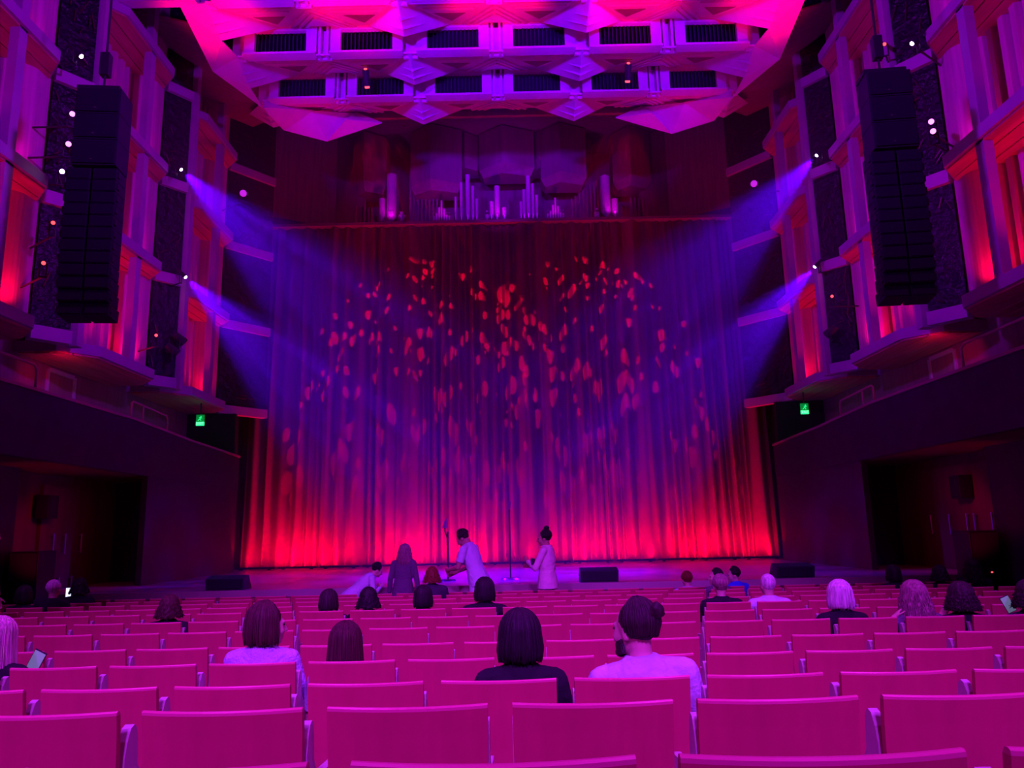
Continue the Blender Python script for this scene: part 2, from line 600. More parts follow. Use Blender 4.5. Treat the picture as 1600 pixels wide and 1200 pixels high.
door(1, -1, 14.75, 15.6, 3.35, 5.08, 8.96, True, [])
door(2, 1, 14.75, 15.6, 3.35, 5.08, 8.96, True, [])
door(3, -1, 15.0, 16.9, 0.0, 2.9, 8.96, False, [(15.35, 1.55, 1.95), (15.75, 1.55, 1.95), (16.35, 1.55, 1.95), (15.65, .72, 1.1), (16.1, .72, 1.1)])
door(4, 1, 13.9, 16.9, 0.0, 2.9, 8.96, False, [(14.2, 1.55, 1.95), (14.75, 1.55, 1.95), (15.0, 1.55, 1.95), (15.6, 1.55, 1.95), (16.3, 1.55, 1.95), (14.5, .72, 1.1), (14.75, .72, 1.1), (15.1, .72, 1.1), (15.4, .72, 1.1)])
for s in (-1, 1):
    spot('recess_red_lamp', (s * 7.75, 14.2, 2.6), (s * 8.9, 15.6, 1.3), (1, 0, 0.2), 20, 110, 0.8, 0.1)
    spot('recess_soffit_fill', (s * 8.1, 12.6, 0.9), (s * 7.9, 14.2, 3.1), (1, 0, 0.12), 30, 80, 0.8, 0.1)  # added red fill that brightens the balcony soffit from below
    spot('curtain_side_fill', (s * 7.3, 21.25, 0.95), (s * 7.42, 21.3, 3.2), (1, 0, 0.05), 170, 42, 0.8, 0.05)  # added fill carrying the curtain's red glow onto the side panel end
    spot('balcony_red_lamp', (s * 7.9, 13.5, 5.0), (s * 9.0, 15.6, 4.4), (1, 0, 0.12), 22, 110, 0.8, 0.1)

# ------------------------------------------------------------------ uplights on the slabs (real lamps behind the slab edges)
for s in (-1, 1):
    for ti, yt in enumerate(TOW):
        for li, z in enumerate(LEV[:3]):
            wts = (62, 15, 8)[li] * (1.0 if ti > 1 else 1.15)
            col = ((1, 0, 0.07), (1, 0, 0.22), (1, 0, 0.30))[li]
            spot('slab_uplight_lamp', (s * 8.12, yt - 1.9, z + 0.06), (s * 8.30, yt - 1.8, z + 2), col, wts * 1.1, 130, 0.8, 0.05)
            spot('slab_uplight_lamp', (s * 7.85, yt - 0.25, z + 0.06), (s * 8.02, yt - 0.2, z + 2), col, wts * 0.8, 130, 0.8, 0.05)


# ------------------------------------------------------------------ ceiling canopy
ceil = struct('ceiling')
ZB, ZT = 12.70, 13.45
FY = [14.15, 16.0, 17.85, 19.7]


def cpart(mb_, name, m, smooth=False):
    return mb_.build(name, m, ceil, smooth)


def plate(pts, name='soffit_facet', th=0.04, m='canopy'):
    p = [Vector(q) for q in pts]
    nrm = (p[1] - p[0]).cross(p[2] - p[0]).normalized()
    if nrm.z < 0:
        nrm = -nrm
    n = len(p)
    mb_ = MB()
    mb_.add(p + [q + nrm * th for q in p], [tuple(range(n)), tuple(range(n, 2 * n))[::-1]] + [(i, (i + 1) % n, n + (i + 1) % n, n + i) for i in range(n)])
    return cpart(mb_, name, M[m])


def rib(a, b, w_=0.05, name='soffit_rib'):
    mb_ = MB()
    a, b = Vector(a), Vector(b)
    d = (b - a).normalized()
    up = Vector((0, 0, 1))
    side = d.cross(up).normalized()
    vs = []
    for p in (a, b):
        for su, sv in ((-1, -1), (1, -1), (1, 1), (-1, 1)):
            vs.append(p + side * su * w_ / 2 + up * (sv * 0.03 - 0.02))
    mb_.add(vs, [(0, 1, 2, 3), (4, 7, 6, 5), (0, 4, 5, 1), (1, 5, 6, 2), (2, 6, 7, 3), (3, 7, 4, 0)])
    return cpart(mb_, name, M['canopy'])


def soffit(si, half):
    yb, yn = FY[si], FY[si + 1]
    ytip, ztip = yb + 0.95, 12.50

    def T(x):
        return Vector((x, yb, ZB))

    def L(x):
        return Vector((x, yn, ZT))
    nodes = list(range(-half, half + 1, 2))
    for x in nodes:
        isM = (x % 4 == 0)
        l0 = x > -half
        l1 = x < half
        if isM:
            if l0 and l1:
                plate([T(x), L(x - 1), L(x + 1)])
                c = L(x)
                for t in (0.25, 0.42, 0.58):
                    ap = T(x).lerp(c, t)
                    rib(ap, L(x - 1).lerp(c, t) * 1.0, 0.06, 'chevron_rib')
                    rib(ap, L(x + 1).lerp(c, t) * 1.0, 0.06, 'chevron_rib')
            else:
                plate([T(x), L(x - 1), L(x + 1)])
        else:
            tip = Vector((x, ytip, ztip))
            plate([T(x), L(x - 1), tip])
            plate([T(x), tip, L(x + 1)])
            plate([L(x - 1), L(x + 1), tip], th=0.03)
            for t in (0.5, 0.75):
                a = T(x).lerp(L(x - 1), t)
                b = T(x).lerp(tip, t)
                rib(a + Vector((.1, 0, -.01)), b + Vector((0, 0, -.01)), 0.04)
                a = T(x).lerp(L(x + 1), t)
                rib(a + Vector((-.1, 0, -.01)), b + Vector((0, 0, -.01)), 0.04)
        if l1:
            c = L(x + 1)
            plate([T(x), T(x + 2), c])
            for t in (0.08, 0.2, 0.32):
                rib(T(x).lerp(c, t) + Vector((0.12, 0, 0)), T(x + 2).lerp(c, t) - Vector((0.12, 0, 0)), 0.07)
            q = [T(x).lerp(c, .55) + Vector((.1, 0, -.012)), T(x + 2).lerp(c, .55) + Vector((-.1, 0, -.012)), T(x + 1).lerp(c, .86) + Vector((0, 0, -.012))]
            plate(q, 'soffit_hole', 0.02, 'organwood')


soffit(0, 6)
soffit(1, 6)
soffit(2, 6)


def face_row(ri, half):
    y = FY[ri]
    for x in range(-half, half, 2):
        xm = x + 1
        # panel frame of four pieces with a deep opening
        w2, z0, z1 = 0.60, ZB + 0.09, ZT - 0.10
        e = 0.84
        for (cx, cz, sx, sz) in ((xm - (e + w2) / 2, (ZB + ZT) / 2, e - w2, ZT - ZB), (xm + (e + w2) / 2, (ZB + ZT) / 2, e - w2, ZT - ZB), (xm, (ZB + z0) / 2, 2 * w2, z0 - ZB), (xm, (z1 + ZT) / 2, 2 * w2, ZT - z1)):
            cpart(MB().box((cx, y + 0.04, cz), (sx, 0.12, sz)), 'facade_panel', M['canopy'])
        cpart(MB().box((xm, y - 0.05, ZB + 0.02), (2 * e, 0.14, 0.05)), 'facade_ledge', M['canopy'])
        cpart(MB().box((xm, y + 0.24, (z0 + z1) / 2 + .03), (2 * w2 + .06, 0.04, z1 - z0)), 'vent_back', M['void'])
        sl = MB()
        for k in range(13):
            sl.box((xm - w2 + (k + .5) * 2 * w2 / 13, y + 0.14, (z0 + z1) / 2 + .01), (0.018, 0.12, z1 - z0 - .02))
        o = cpart(sl, 'vent_louvre', M['louvre'])
        o['kind'] = 'stuff'
    for x in range(-half, half + 1, 2):
        isM = (x % 4 == 0)
        if isM:
            cpart(MB().box((x - .09, y + 0.08, (ZB + ZT) / 2), (0.06, 0.2, ZT - ZB)), 'facade_mullion', M['canopy'])
            cpart(MB().box((x + .09, y + 0.08, (ZB + ZT) / 2), (0.06, 0.2, ZT - ZB)), 'facade_mullion', M['canopy'])
        cpart(MB().box((x, y + 0.2, (ZB + ZT) / 2), (0.34, 0.06, ZT - ZB)), 'facade_recess', M['canopy'])


face_row(0, 8)
face_row(1, 6)
face_row(2, 6)
# folded skirts at both ends of the canopy
for s in (-1, 1):
    def V(x, y, z):
        return Vector((s * x, y, z))
    plate([V(6.0, 14.15, 12.7), V(6.55, 14.2, 12.7), V(6.0, 15.1, 12.5)], 'skirt_facet')
    plate([V(6.0, 15.1, 12.5), V(6.55, 14.2, 12.7), V(6.6, 16.15, 12.45)], 'skirt_facet')
    plate([V(6.0, 15.1, 12.5), V(6.6, 16.15, 12.45), V(5.98, 16.0, 12.7)], 'skirt_facet')
    plate([V(5.98, 16.0, 12.7), V(6.6, 16.15, 12.45), V(6.0, 16.95, 12.5)], 'skirt_facet')
    plate([V(6.0, 16.95, 12.5), V(6.6, 16.15, 12.45), V(5.95, 17.75, 12.45)], 'skirt_facet')
    plate([V(5.98, 17.85, 12.7), V(5.95, 17.75, 12.45), V(5.75, 18.85, 12.45), V(5.0, 18.85, 13.0)], 'skirt_facet')
    plate([V(5.0, 18.85, 13.0), V(5.75, 18.85, 12.45), V(4.75, 19.5, 12.45), V(4.0, 19.7, 13.4)], 'skirt_facet')
    plate([V(4.75, 19.5, 12.45), V(4.1, 18.9, 12.75), V(3.2, 19.3, 12.85), V(4.0, 19.7, 13.4)], 'skirt_facet')
    # dark outer ceiling plates between canopy and towers
    plate([V(6.6, 15.6, 13.2), V(9.0, 15.6, 13.9), V(9.0, 19.0, 13.9), V(6.0, 19.0, 13.2)], 'outer_facet', m='organwood')
    plate([V(6.0, 19.0, 13.2), V(9.0, 19.0, 13.9), V(9.0, 24.0, 15.0), V(6.0, 22.0, 15.2)], 'outer_facet', m='organwood')
# ceiling far above organ
cpart(MB().box((0, 23.5, 15.9), (19, 8.5, 0.2)), 'organ_ceiling', M['organwood'])
cpart(MB().box((0, 19.95, 14.6), (13, 0.12, 2.5)), 'canopy_back', M['organwood'])
# roof of the hall over the stalls
cpart(MB().box((0, 2.5, 15.6), (19.4, 23.2, 0.2)), 'roof_panel', M['organwood'])
smesh(MB().box((0, -9.2, 8.5), (19.4, 0.3, 14.5)), 'wall_rear', M['organwood'])

# ------------------------------------------------------------------ pipe organ
org = thing('pipe_organ', 'great pipe organ with metal pipes and hanging dark wood cases above the curtain', 'organ', (0, 25, 12.275))


def opart(mb_, name, m, smooth=False):
    mb_.v = [(a, b - 25, c - 12.275) for a, b, c in mb_.v]
    return mb_.build(name, m, org, smooth)


def pipe(x, ztop, r, y=24.9):
    mb_ = MB()
    mb_.tube((x, y, 12.36), (x, y, 12.52), r * 0.3, r, 14)
    mb_.tube((x, y, 12.52), (x, y, ztop), r, r, 14)
    for k in range(1):
        mb_.box((x, y - r * 0.98, 12.62), (r * 0.9, r * 0.2, r * 0.7))
    opart(mb_, 'pipe', M['pipe'], False)


PZ = lambda py: atY(790, py, 24.9).z
PX = lambda px, py=330: atY(px, py, 24.9).x
for px, py, wd in [(612, 270, 17), (597, 307, 10), (628, 333, 11),
                   (947, 280, 16), (961, 315, 10), (932, 343, 9),
                   (712, 306, 4), (721, 284, 5), (731, 272, 7), (739, 290, 5), (745, 310, 5),
                   (761, 341, 7), (768, 315, 7), (777, 291, 9), (788, 325, 8),
                   (814, 316, 5), (819, 297, 5), (826, 276, 7), (833, 288, 5), (839, 306, 5)]:
    pipe(PX(px), PZ(py), wd * 0.0105)
for c0, sgn in ((690, 1), (868, 1)):
    for k, h in enumerate((340, 332, 322, 311, 324, 334, 341)):
        pipe(PX(c0 - 12 + k * 4), PZ(h), 0.035)
# dim ranks of pipes further back
for c0, n_, h0, h1 in ((470, 7, 296, 304), (532, 9, 300, 308), (640, 9, 250, 300), (895, 10, 300, 262), (988, 8, 300, 305), (1058, 7, 304, 290)):
    for k in range(n_):
        t = k / (n_ - 1)
        x = PX(c0 + k * 6) * 1.02
        mb_ = MB()
        mb_.tube((x, 25.6, 12.3), (x, 25.6, PZ(h0 + (h1 - h0) * t)), 0.045, 0.045, 10)
        opart(mb_, 'wood_pipe', M['organwood'])
# hanging cases
for px0, px1, pb, pt, y in ((545, 600, 288, 170, 25.0), (640, 722, 296, 190, 24.6), (706, 752, 250, 150, 25.2), (748, 836, 268, 150, 24.8), (828, 866, 252, 150, 25.2), (846, 918, 286, 190, 24.7), (962, 1022, 288, 170, 25.0), (660, 705, 240, 150, 25.5), (880, 930, 236, 150, 25.5)):
    x0, x1 = PX(px0, pb), PX(px1, pb)
    zb, zt = PZ(pb), 15.75
    xm = x0 + (x1 - x0) * 0.42
    base = [(x0, y + .5), (xm, y - 0.15), (x1, y + .35), (x1, y + 1.2), (x0, y + 1.2)]
    mb_ = MB().prism(base, zb + 0.25, zt)
    opart(mb_, 'hanging_case', M['organwood'])
    lower = [(x0 + .15, y + .6), (xm, y + 0.2), (x1 - .15, y + .5), (x1 - .15, y + 1.1), (x0 + .15, y + 1.1)]
    opart(MB().prism(lower, zb, zb + 0.25, top=base), 'case_foot', M['organwood'])
# flanking panels of the organ
for s in (-1, 1):
    opart(MB().prism([(s * 8.6, 24.3), (s * 7.7, 24.1), (s * 5.8, 25.1), (s * 5.8, 25.3), (s * 8.6, 24.6)], 12.28, 15.75), 'flank_panel', M['birch'])
    opart(MB().prism([(s * 5.8, 25.1), (s * 4.9, 25.8), (s * 4.9, 26.0), (s * 5.8, 25.3)], 12.28, 15.75), 'flank_panel', M['organwood'])
for q in (-3.8, -2.0, -0.1, 1.8, 3.8):
    spot('organ_foot_lamp', (q, 24.25, 12.2), (q, 25.0, 13.4), (.9, 0, .9), 28, 80, .8, .05)
spot('organ_pipe_lamp', (0, 20.6, 12.0), (0, 25, 13.2), (.5, 0, 1), 230, 75, .8, .2)

# ------------------------------------------------------------------ curtain
cu = MB()
NX, NZ = 1100, 14
z_bot, z_top = STAGEZ + 0.03, 11.40
rnd = random.Random(5)
ph = []
x = 0.0
while x < 1.0:
    wdt = rnd.choice((0.010, 0.014, 0.018, 0.026, 0.036))
    ph.append((x, wdt, rnd.uniform(.4, 1.0)))
    x += wdt
vs, fs = [], []
for i in range(NX + 1):
    u = i / NX
    for (x0, wd, amp) in reversed(ph):
        if u >= x0:
            break
    t = min((u - x0) / wd, 1)
    base = amp * (math.sin(PI * t) ** 1.8) * (0.08 + wd * 8.5)
    for k in range(NZ + 1):
        v = k / NZ
        flare = 1.25 - 0.5 * v
        wob = 0.02 * math.sin(u * 90 + v * 3 + math.sin(v * 4 + u * 31))
        xx = (-7.75 - 0.15 * (1 - v)) + (15.5 + 0.3 * (1 - v)) * u
        vs.append((xx + 0.015 * math.sin(v * 5 + u * 57), 23.1 - base * flare + wob, z_bot + (z_top - z_bot) * v))
for i in range(NX):
    for k in range(NZ):
        a = i * (NZ + 1) + k
        fs.append((a, a + NZ + 1, a + NZ + 2, a + 1))
cu.add(vs, fs)
curt = cu.build('stage_curtain', M['curtain'], None, True)
tag(curt, 'tall pleated plum velvet stage curtain glowing red along its foot', 'curtain')

# LED battens at its foot
for k in range(13):
    b = thing('foot_light_batten', 'low black light batten at the curtain foot, %s in left-to-right order' % ORD[k + 1], 'stage light', (-7.2 + k * 1.2, 22.34, STAGEZ), 0, 'foot light battens under the curtain')
    MB().box((0, 0, 0.055), (1.1, 0.12, 0.05)).build('housing', M['blackmetal'], b)
    for q in (-.4, .4):
        MB().box((q, 0, 0.015), (.06, .16, 0.03)).build('foot_bracket', M['blackmetal'], b)


# ------------------------------------------------------------------ hanging loudspeaker arrays
def array(s):
    lab = ('tall hanging black loudspeaker array in front of the wall tower with three pink lamps' if s < 0 else 'tall hanging black loudspeaker array beside the tower with one small red lamp')
    t = thing('hanging_loudspeaker_array', lab, 'loudspeaker', (s * 5.77, 10.2, 4.75), -s * 0.10, 'flown loudspeaker arrays')
    H0 = 3.55
    for k in range(3):
        z = H0 - 0.2 - k * 0.405
        c = MB().box((0.03, 0.21, z), (0.62, 0.42, 0.395)).build('large_cabinet', M['speaker'], t)
        MB().box((0.03, -0.012, z), (0.58, 0.03, 0.35)).build('grille', M['grille'], c)
        MB().box((0, -0.03, z - 0.12), (0.03, 0.01, 0.014)).build('badge', M['steel'], c)
    for j, (xo, n_) in enumerate(((-0.17, 12), (0.19, 12))):
        for k in range(n_):
            z = H0 - 1.24 - k * 0.180 - 0.09
            tilt = max(0, k - 7) * 0.03
            c = MB().box((0, 0.17, 0), (0.325, 0.34, 0.170)).build('small_cabinet', M['speaker'], t, loc=(xo, 0.03 + max(0, k - 7) ** 2 * 0.006, z))
            c.rotation_euler = (-tilt, 0, 0)
            MB().box((0, -0.008, 0), (0.305, 0.016, 0.15)).build('grille', M['grille'], c)
            MB().box(((0.175 if xo > 0 else -0.175), 0.05, 0.0), (0.03, 0.07, 0.09)).build('rigging_link', M['blackmetal'], c)
    MB().box((0, 0.2, H0 + 0.03), (0.6, 0.36, 0.06)).build('rigging_frame', M['blackmetal'], t)
    ch = MB()
    ch.tube((0, 0.2, H0 + 0.05), (0, 0.2, H0 + 7.25), 0.018, n=6)
    ch.box((0, 0.2, H0 + 0.5), (0.13, 0.13, 0.36))
    ch.build('hoist_chain', M['blackmetal'], t)


for s in (-1, 1):
    array(s)


# ------------------------------------------------------------------ lamps on the towers
bpy.context.view_layer.update()
DGW = bpy.context.evaluated_depsgraph_get()


def lamp_head(loc, target, lens, label, r=0.085, bar=None):
    t = thing('moving_light', label, 'stage light', loc)
    d = (Vector(target) - Vector(loc)).normalized()
    b = MB()
    b.tube(-d * 0.30, -d * 0.06, r * 0.75, r * 1.1, 12)
    b.tube(-d * 0.06, d * 0.0, r * 1.1, r * 1.1, 12)
    b.build('lamp_body', M['blackmetal'], t)
    MB().tube(d * 0.0, d * 0.012, r * 0.9, r * 0.8, 12).build('lens', M[lens], t)
    y = MB()
    sd = d.cross(Vector((0, 0, 1))).normalized()
    up = Vector((0, 0, 1))
    y.tube(-d * .15 + sd * r * 1.35, -d * .15 + sd * r * 1.35 - up * .24, 0.014, n=6)
    y.tube(-d * .15 - sd * r * 1.35, -d * .15 - sd * r * 1.35 - up * .24, 0.014, n=6)
    y.tube(-d * .15 + sd * r * 1.5 - up * .24, -d * .15 - sd * r * 1.5 - up * .24, 0.016, n=6)
    y.build('yoke', M['blackmetal'], t)
    st_ = -d * .15 - up * .24
    out = Vector((math.copysign(1.0, loc[0]), 0.75, 0)).normalized()
    best = None
    for dv in ((1.0, 0.75), (1.0, 0.0), (1.0, 1.5), (0.0, 1.0), (-0.25, 1.0), (0.5, 1.0)):
        out = Vector((math.copysign(dv[0], loc[0]), dv[1], 0)).normalized()
        hit, hloc, _n, _i, _o, _m = scene.ray_cast(DGW, Vector(loc) + st_, out)
        if hit:
            L_ = (hloc - Vector(loc) - st_).length
            if best is None or L_ < best[0]:
                best = (L_, out)
    en = st_ + (best[1] * max(best[0] - 0.022, 0.03) if best else Vector((0, 0.2, 0)))
    br = MB().tube(st_, en, 0.018, n=6)
    br.build('clamp_arm', M['blackmetal'], t)
    return t


LAMPS = [
    (283, 265, -7.35, 'lens', 'bright white beam lamp throwing blue haze by the column above', 'stage'),
    (290, 433, -7.35, 'lens', 'bright white beam lamp throwing blue haze over a balcony slab below', 'stage'),
    (127, 88, -7.3, 'lens', 'small white lamp on the mesh opening above the speaker array', 'stage'),
    (113, 178, -7.3, 'lenspink', 'topmost of three pink lamps in the opening beside the speaker array', 'cam'),
    (107, 225, -7.3, 'lenspink', 'middle of three pink lamps in the opening beside the speaker array', 'cam'),
    (97, 268, -7.3, 'lens', 'lowest and brightest of three pink lamps beside the speaker array', 'cam'),
    (380, 302, -7.2, 'lensdim', 'round dim purple lamp in the mesh opening beside the curtain', 'cam'),
    (1276, 243, 7.35, 'lens', 'bright white beam lamp by the column facing the twin pipes', 'stage'),
    (1273, 417, 7.35, 'lens', 'bright white beam lamp on the lower slab across the hall', 'stage'),
    (1425, 68, 7.3, 'lens', 'small white lamp on the dark opening close to the tiny red lamp by the chain', 'stage'),
    (1455, 190, 7.3, 'lenspink', 'upper pink lamp peeking past the edge of the large speaker cabinets', 'cam'),
    (1458, 205, 7.3, 'lenspink', 'lower pink lamp peeking past the edge of the large speaker cabinets', 'cam'),
    (1178, 287, 7.2, 'lensdim', 'round purple lamp glowing in the dark opening at the stage corner', 'cam'),
    (1382, 69, 7.3, 'lensred', 'tiny red lamp next to the hoist chain of the array', 'cam'),
    (83, 348, -7.3, 'lensred', 'tiny red lamp in the dark opening behind the lower small cabinets', 'cam'),
    (68, 411, -7.3, 'lensred', 'tiny red lamp low in the opening behind the small cabinets', 'cam'),
    (244, 524, -7.4, 'lensred', 'tiny red lamp in the lowest mesh opening by the pleated fins', 'cam'),
    (1300, 463, 7.4, 'lensred', 'tiny red lamp in the lowest opening facing the curtain', 'cam'),
]
for px, py, x, ln, lab, aim in LAMPS:
    p = atX(px, py, x)
    tgt = CAM if aim == 'cam' else Vector((math.copysign(2.0, -x) * 0 + x * 0.25, 14.0, 2.0))
    if aim == 'stage':
        tgt = Vector((x * 0.25, p.y + 0.3, p.z - 5.4))
    lamp_head(p, tgt, ln, lab, {'lens': 0.042, 'lenspink': 0.05, 'lensdim': 0.105, 'lensred': 0.036}[ln])
# unlit profile lamps clamped to the lowest column
for s, px, py, lab in ((-1, 277, 553, 'dark unlit profile lamp clamped to the column over the green sign'), (-1, 288, 536, 'small dark lamp just above another on the lowest column'),
                       (1, 1291, 525, 'dark unlit profile lamp clamped to the column across from the pair')):
    p = atX(px, py, s * 7.4)
    lamp_head(p, (s * 2, p.y + 3, 1), 'blackmetal', lab, 0.10)
# pattern projectors in the vents
for s, lab in ((-1, 'red pattern projector in the lower vent row, beam toward the curtain'), (1, 'red pattern projector in the vent nearer the corner with the purple lamp')):
    t = thing('pattern_projector', lab, 'stage light', (s * 3.25, 17.30, 12.98))
    MB().tube((0, -.12, .10), (0, .10, -.20), 0.085, 0.075, 12).build('lamp_body', M['blackmetal'], t)
    MB().tube((0, .10, -.20), (0, .13, -.24), 0.06, 0.06, 12).build('lens', M['lensred'], t)
    MB().tube((0, -.15, .12), (0, -.135, .11), 0.04, 0.04, 10).build('rear_lamp', M['lensred'], t)
    MB().tube((0, -.02, 0), (0, 0, .19), 0.02, n=6).build('clamp_arm', M['blackmetal'], t)

# ------------------------------------------------------------------ exit signs
for s, lab in ((-1, 'lit green exit sign with white word beside the pleated tower'), (1, 'lit green exit sign near the handrail with two middle posts')):
    p = atX(313 if s < 0 else 1257, 657 if s < 0 else 639, s * 7.75)
    t = thing('exit_sign', lab, 'sign', (p.x, p.y, p.z))
    MB().box((0, 0, 0.055), (0.20, 0.05, 0.18)).build('pictogram_panel', M['exit'], t)
    MB().box((0, 0, -0.085), (0.20, 0.05, 0.095)).build('word_panel', M['exitlit'], t)
    fc = bpy.data.curves.new('word', 'FONT')
    fc.body = 'EXIT'
    fc.size = 0.088
    fc.align_x = 'CENTER'
    fc.align_y = 'CENTER'
    fc.extrude = 0.003
    fc.materials.append(M['exittext'])
    tmp = put('word_curve', fc)
    wme = bpy.data.meshes.new_from_object(tmp.evaluated_get(bpy.context.evaluated_depsgraph_get()))
    bpy.data.objects.remove(tmp)
    put('word', wme, t, (0, -0.03, -0.085), (PI / 2, 0, 0))
    man = MB()
    man.tube((0.03, -.028, .125), (0.03, -.03, .125), 0.018, n=10)
    for a, b in (((.02, .1), (.0, .05)), ((.0, .05), (.035, .0)), ((.0, .05), (-.04, .03)), ((.02, .095), (.06, .07)), ((.02, .095), (-.03, .09)), ((-.04, .03), (-.06, .0))):
        man.tube((a[0], -.029, a[1]), (b[0], -.029, b[1]), 0.008, n=6)
    man.v = [(a * .85, b, c * .85 - .01) for a, b, c in man.v]
    man.build('running_figure', M['exitlit'], t)
    MB().box((0, 0.0, 0.35), (0.03, 0.03, 0.40)).build('hanger', M['blackmetal'], t)
    point('exit_glow_lamp', (p.x - s * 0.1, p.y - 0.2, p.z - 0.1), (0, 1, 0.25), 0.9, 0.05)
    point('door_green_fill', (s * 8.5, 15.0, 4.5), (0.15, 0.6, 0.45), 0.28, 0.05)  # added fill repeating the exit sign's green on the door frame


# ------------------------------------------------------------------ handrails on the balcony parapet
def handrail(pts, mid, lab, s):
    base = Vector(pts[0])
    t = thing('handrail', lab, 'railing', base)
    q = [Vector(p) - base for p in pts]
    MB().path(q, 0.022, 8).build('rail_tube', M['railcap'], t, True)
    for m_ in mid:
        m_ = Vector(m_) - base
        MB().tube(m_, (m_.x, m_.y, q[2].z), 0.018, n=8).build('post', M['railcap'], t)


for s, lab, lab2 in ((-1, 'small bent tube handrail on the parapet below the unlit lamps', 'longer tube handrail on the parapet at the picture edge by the light door frame'), (1, 'small tube handrail with a middle post on the parapet near the green sign', 'longer sloping tube handrail on the parapet beside the door with green light')):
    x = s * 7.52
    zc = 4.235
    handrail([(x, 15.35, 4.22), (x, 15.35, 4.52), (x, 15.42, 4.56), (x, 16.9, 4.50), (x, 16.98, 4.44), (x, 16.98, 4.15)], [(x, 15.85, 4.20)], lab, s)
    handrail([(x, 9.0, zc), (x, 9.0, 4.6), (x, 9.1, 4.64), (x, 12.1, 4.62), (x, 12.2, 4.56), (x, 12.2, zc)], [(x, 10.6, 4.235)], lab2, s)

# ------------------------------------------------------------------ stage monitors, side cabinets and microphone stands
for (px, py, lab) in ((348, 923, 'black wedge monitor at the stage edge beside the dark side wall'), (938, 910, 'black wedge monitor at the middle of the stage edge past the microphone'), (1245, 903, 'black wedge monitor at the stage corner below the green sign')):
    p = atZ(px, py, STAGEZ)
    t = thing('stage_monitor', lab, 'loudspeaker', (p.x, 14.35, STAGEZ), 0, 'stage monitors')
    mb_ = MB()
    mb_.add([(-.34, -.14, 0), (.34, -.14, 0), (.34, -.18, .2), (-.34, -.18, .2), (-.34, .3, 0), (.34, .3, 0), (.34, .12, .25), (-.34, .12, .25)],
            [(0, 1, 2, 3), (4, 7, 6, 5), (0, 4, 5, 1), (3, 2, 6, 7), (0, 3, 7, 4), (1, 5, 6, 2)])
    mb_.build('cabinet', M['speaker'], t)
    MB().box((0, -.165, .11), (.6, .02, .16)).build('grille', M['grille'], t)
    MB().box((-.345, .05, .12), (.02, .14, .03)).build('handle', M['blackmetal'], t)
for s, lab in ((-1, 'tall black loudspeaker stack on the floor beside the stage, far from the door handles'), (1, 'tall black loudspeaker stack standing beside the row of steel door handles')):
    t = thing('loudspeaker_stack', lab, 'loudspeaker', (s * 8.25, 13.75, FLOORF))
    MB().box((0, 0, .45), (0.5, 0.6, 0.9)).build('sub_cabinet', M['speaker'], t)
    MB().box((0, 0, 1.3), (0.5, 0.5, 0.8)).build('top_cabinet', M['speaker'], t)
    MB().box((0, -.31, .45), (0.46, 0.02, 0.84)).build('grille', M['grille'], t)
    MB().box((0, -.26, 1.3), (0.46, 0.02, 0.74)).build('grille', M['grille'], t)
    MB().box((.05, -.275, 1.0), (.03, .01, .02)).build('status_lamp', M['lensred'], t)
    t = thing('wall_loudspeaker', ('small black loudspeaker fixed high on the wall of the recess with the dark doorway' if s < 0 else 'small black loudspeaker fixed high on the wall above the steel handles'), 'loudspeaker', (s * 8.78, 14.9, 2.45))
    MB().box((0, 0, 0), (.24, .32, .44)).build('cabinet', M['speaker'], t)
    MB().box((-s * .125, 0, 0), (.015, .28, .4)).build('grille', M['grille'], t)
    MB().box((s * .13, 0, 0), (.1, .1, .1)).build('bracket', M['blackmetal'], t)

t = thing('microphone_stand', 'black stand with a folded music clip and glowing top, beside the bending man', 'stand', (-1.14, 15.5, STAGEZ))
MB().tube((0, 0, 0.01), (0, 0, .95), 0.02, n=8).build('pole', M['blackmetal'], t)
MB().tube((0, 0, 0), (0, 0, .03), .16, .14, 20).build('base', M['blackmetal'], t)
MB().path([(0, 0, .8), (-.05, -.02, .95), (-.06, -.02, 1.05)], 0.012).build('arm', M['blackmetal'], t)
MB().tube((-.06, -.02, 1.02), (-.02, -.02, 1.2), .05, .02, 8).build('shade', M['steel'], t)
t = thing('microphone_stand', 'slim straight microphone stand on a round base at stage middle', 'stand', (0.09, 15.6, STAGEZ))
MB().tube((0, 0, 0.02), (0, 0, 1.45), 0.013, n=8).build('pole', M['blackmetal'], t)
MB().tube((0, 0, 0), (0, 0, .03), .2, .18, 24).build('base', M['steel'], t)
MB().tube((0, 0, 1.36), (0.01, -.02, 1.52), .018, .028, 10).build('microphone', M['steel'], t)
spot('stage_blue_lamp', (0, 12.5, 12.2), (0, 15.5, 0.9), (0.22, 0.0, 1.0), 330, 34, 0.9, .3)

# ------------------------------------------------------------------ seats
W = 0.485
PITCHX = 0.56


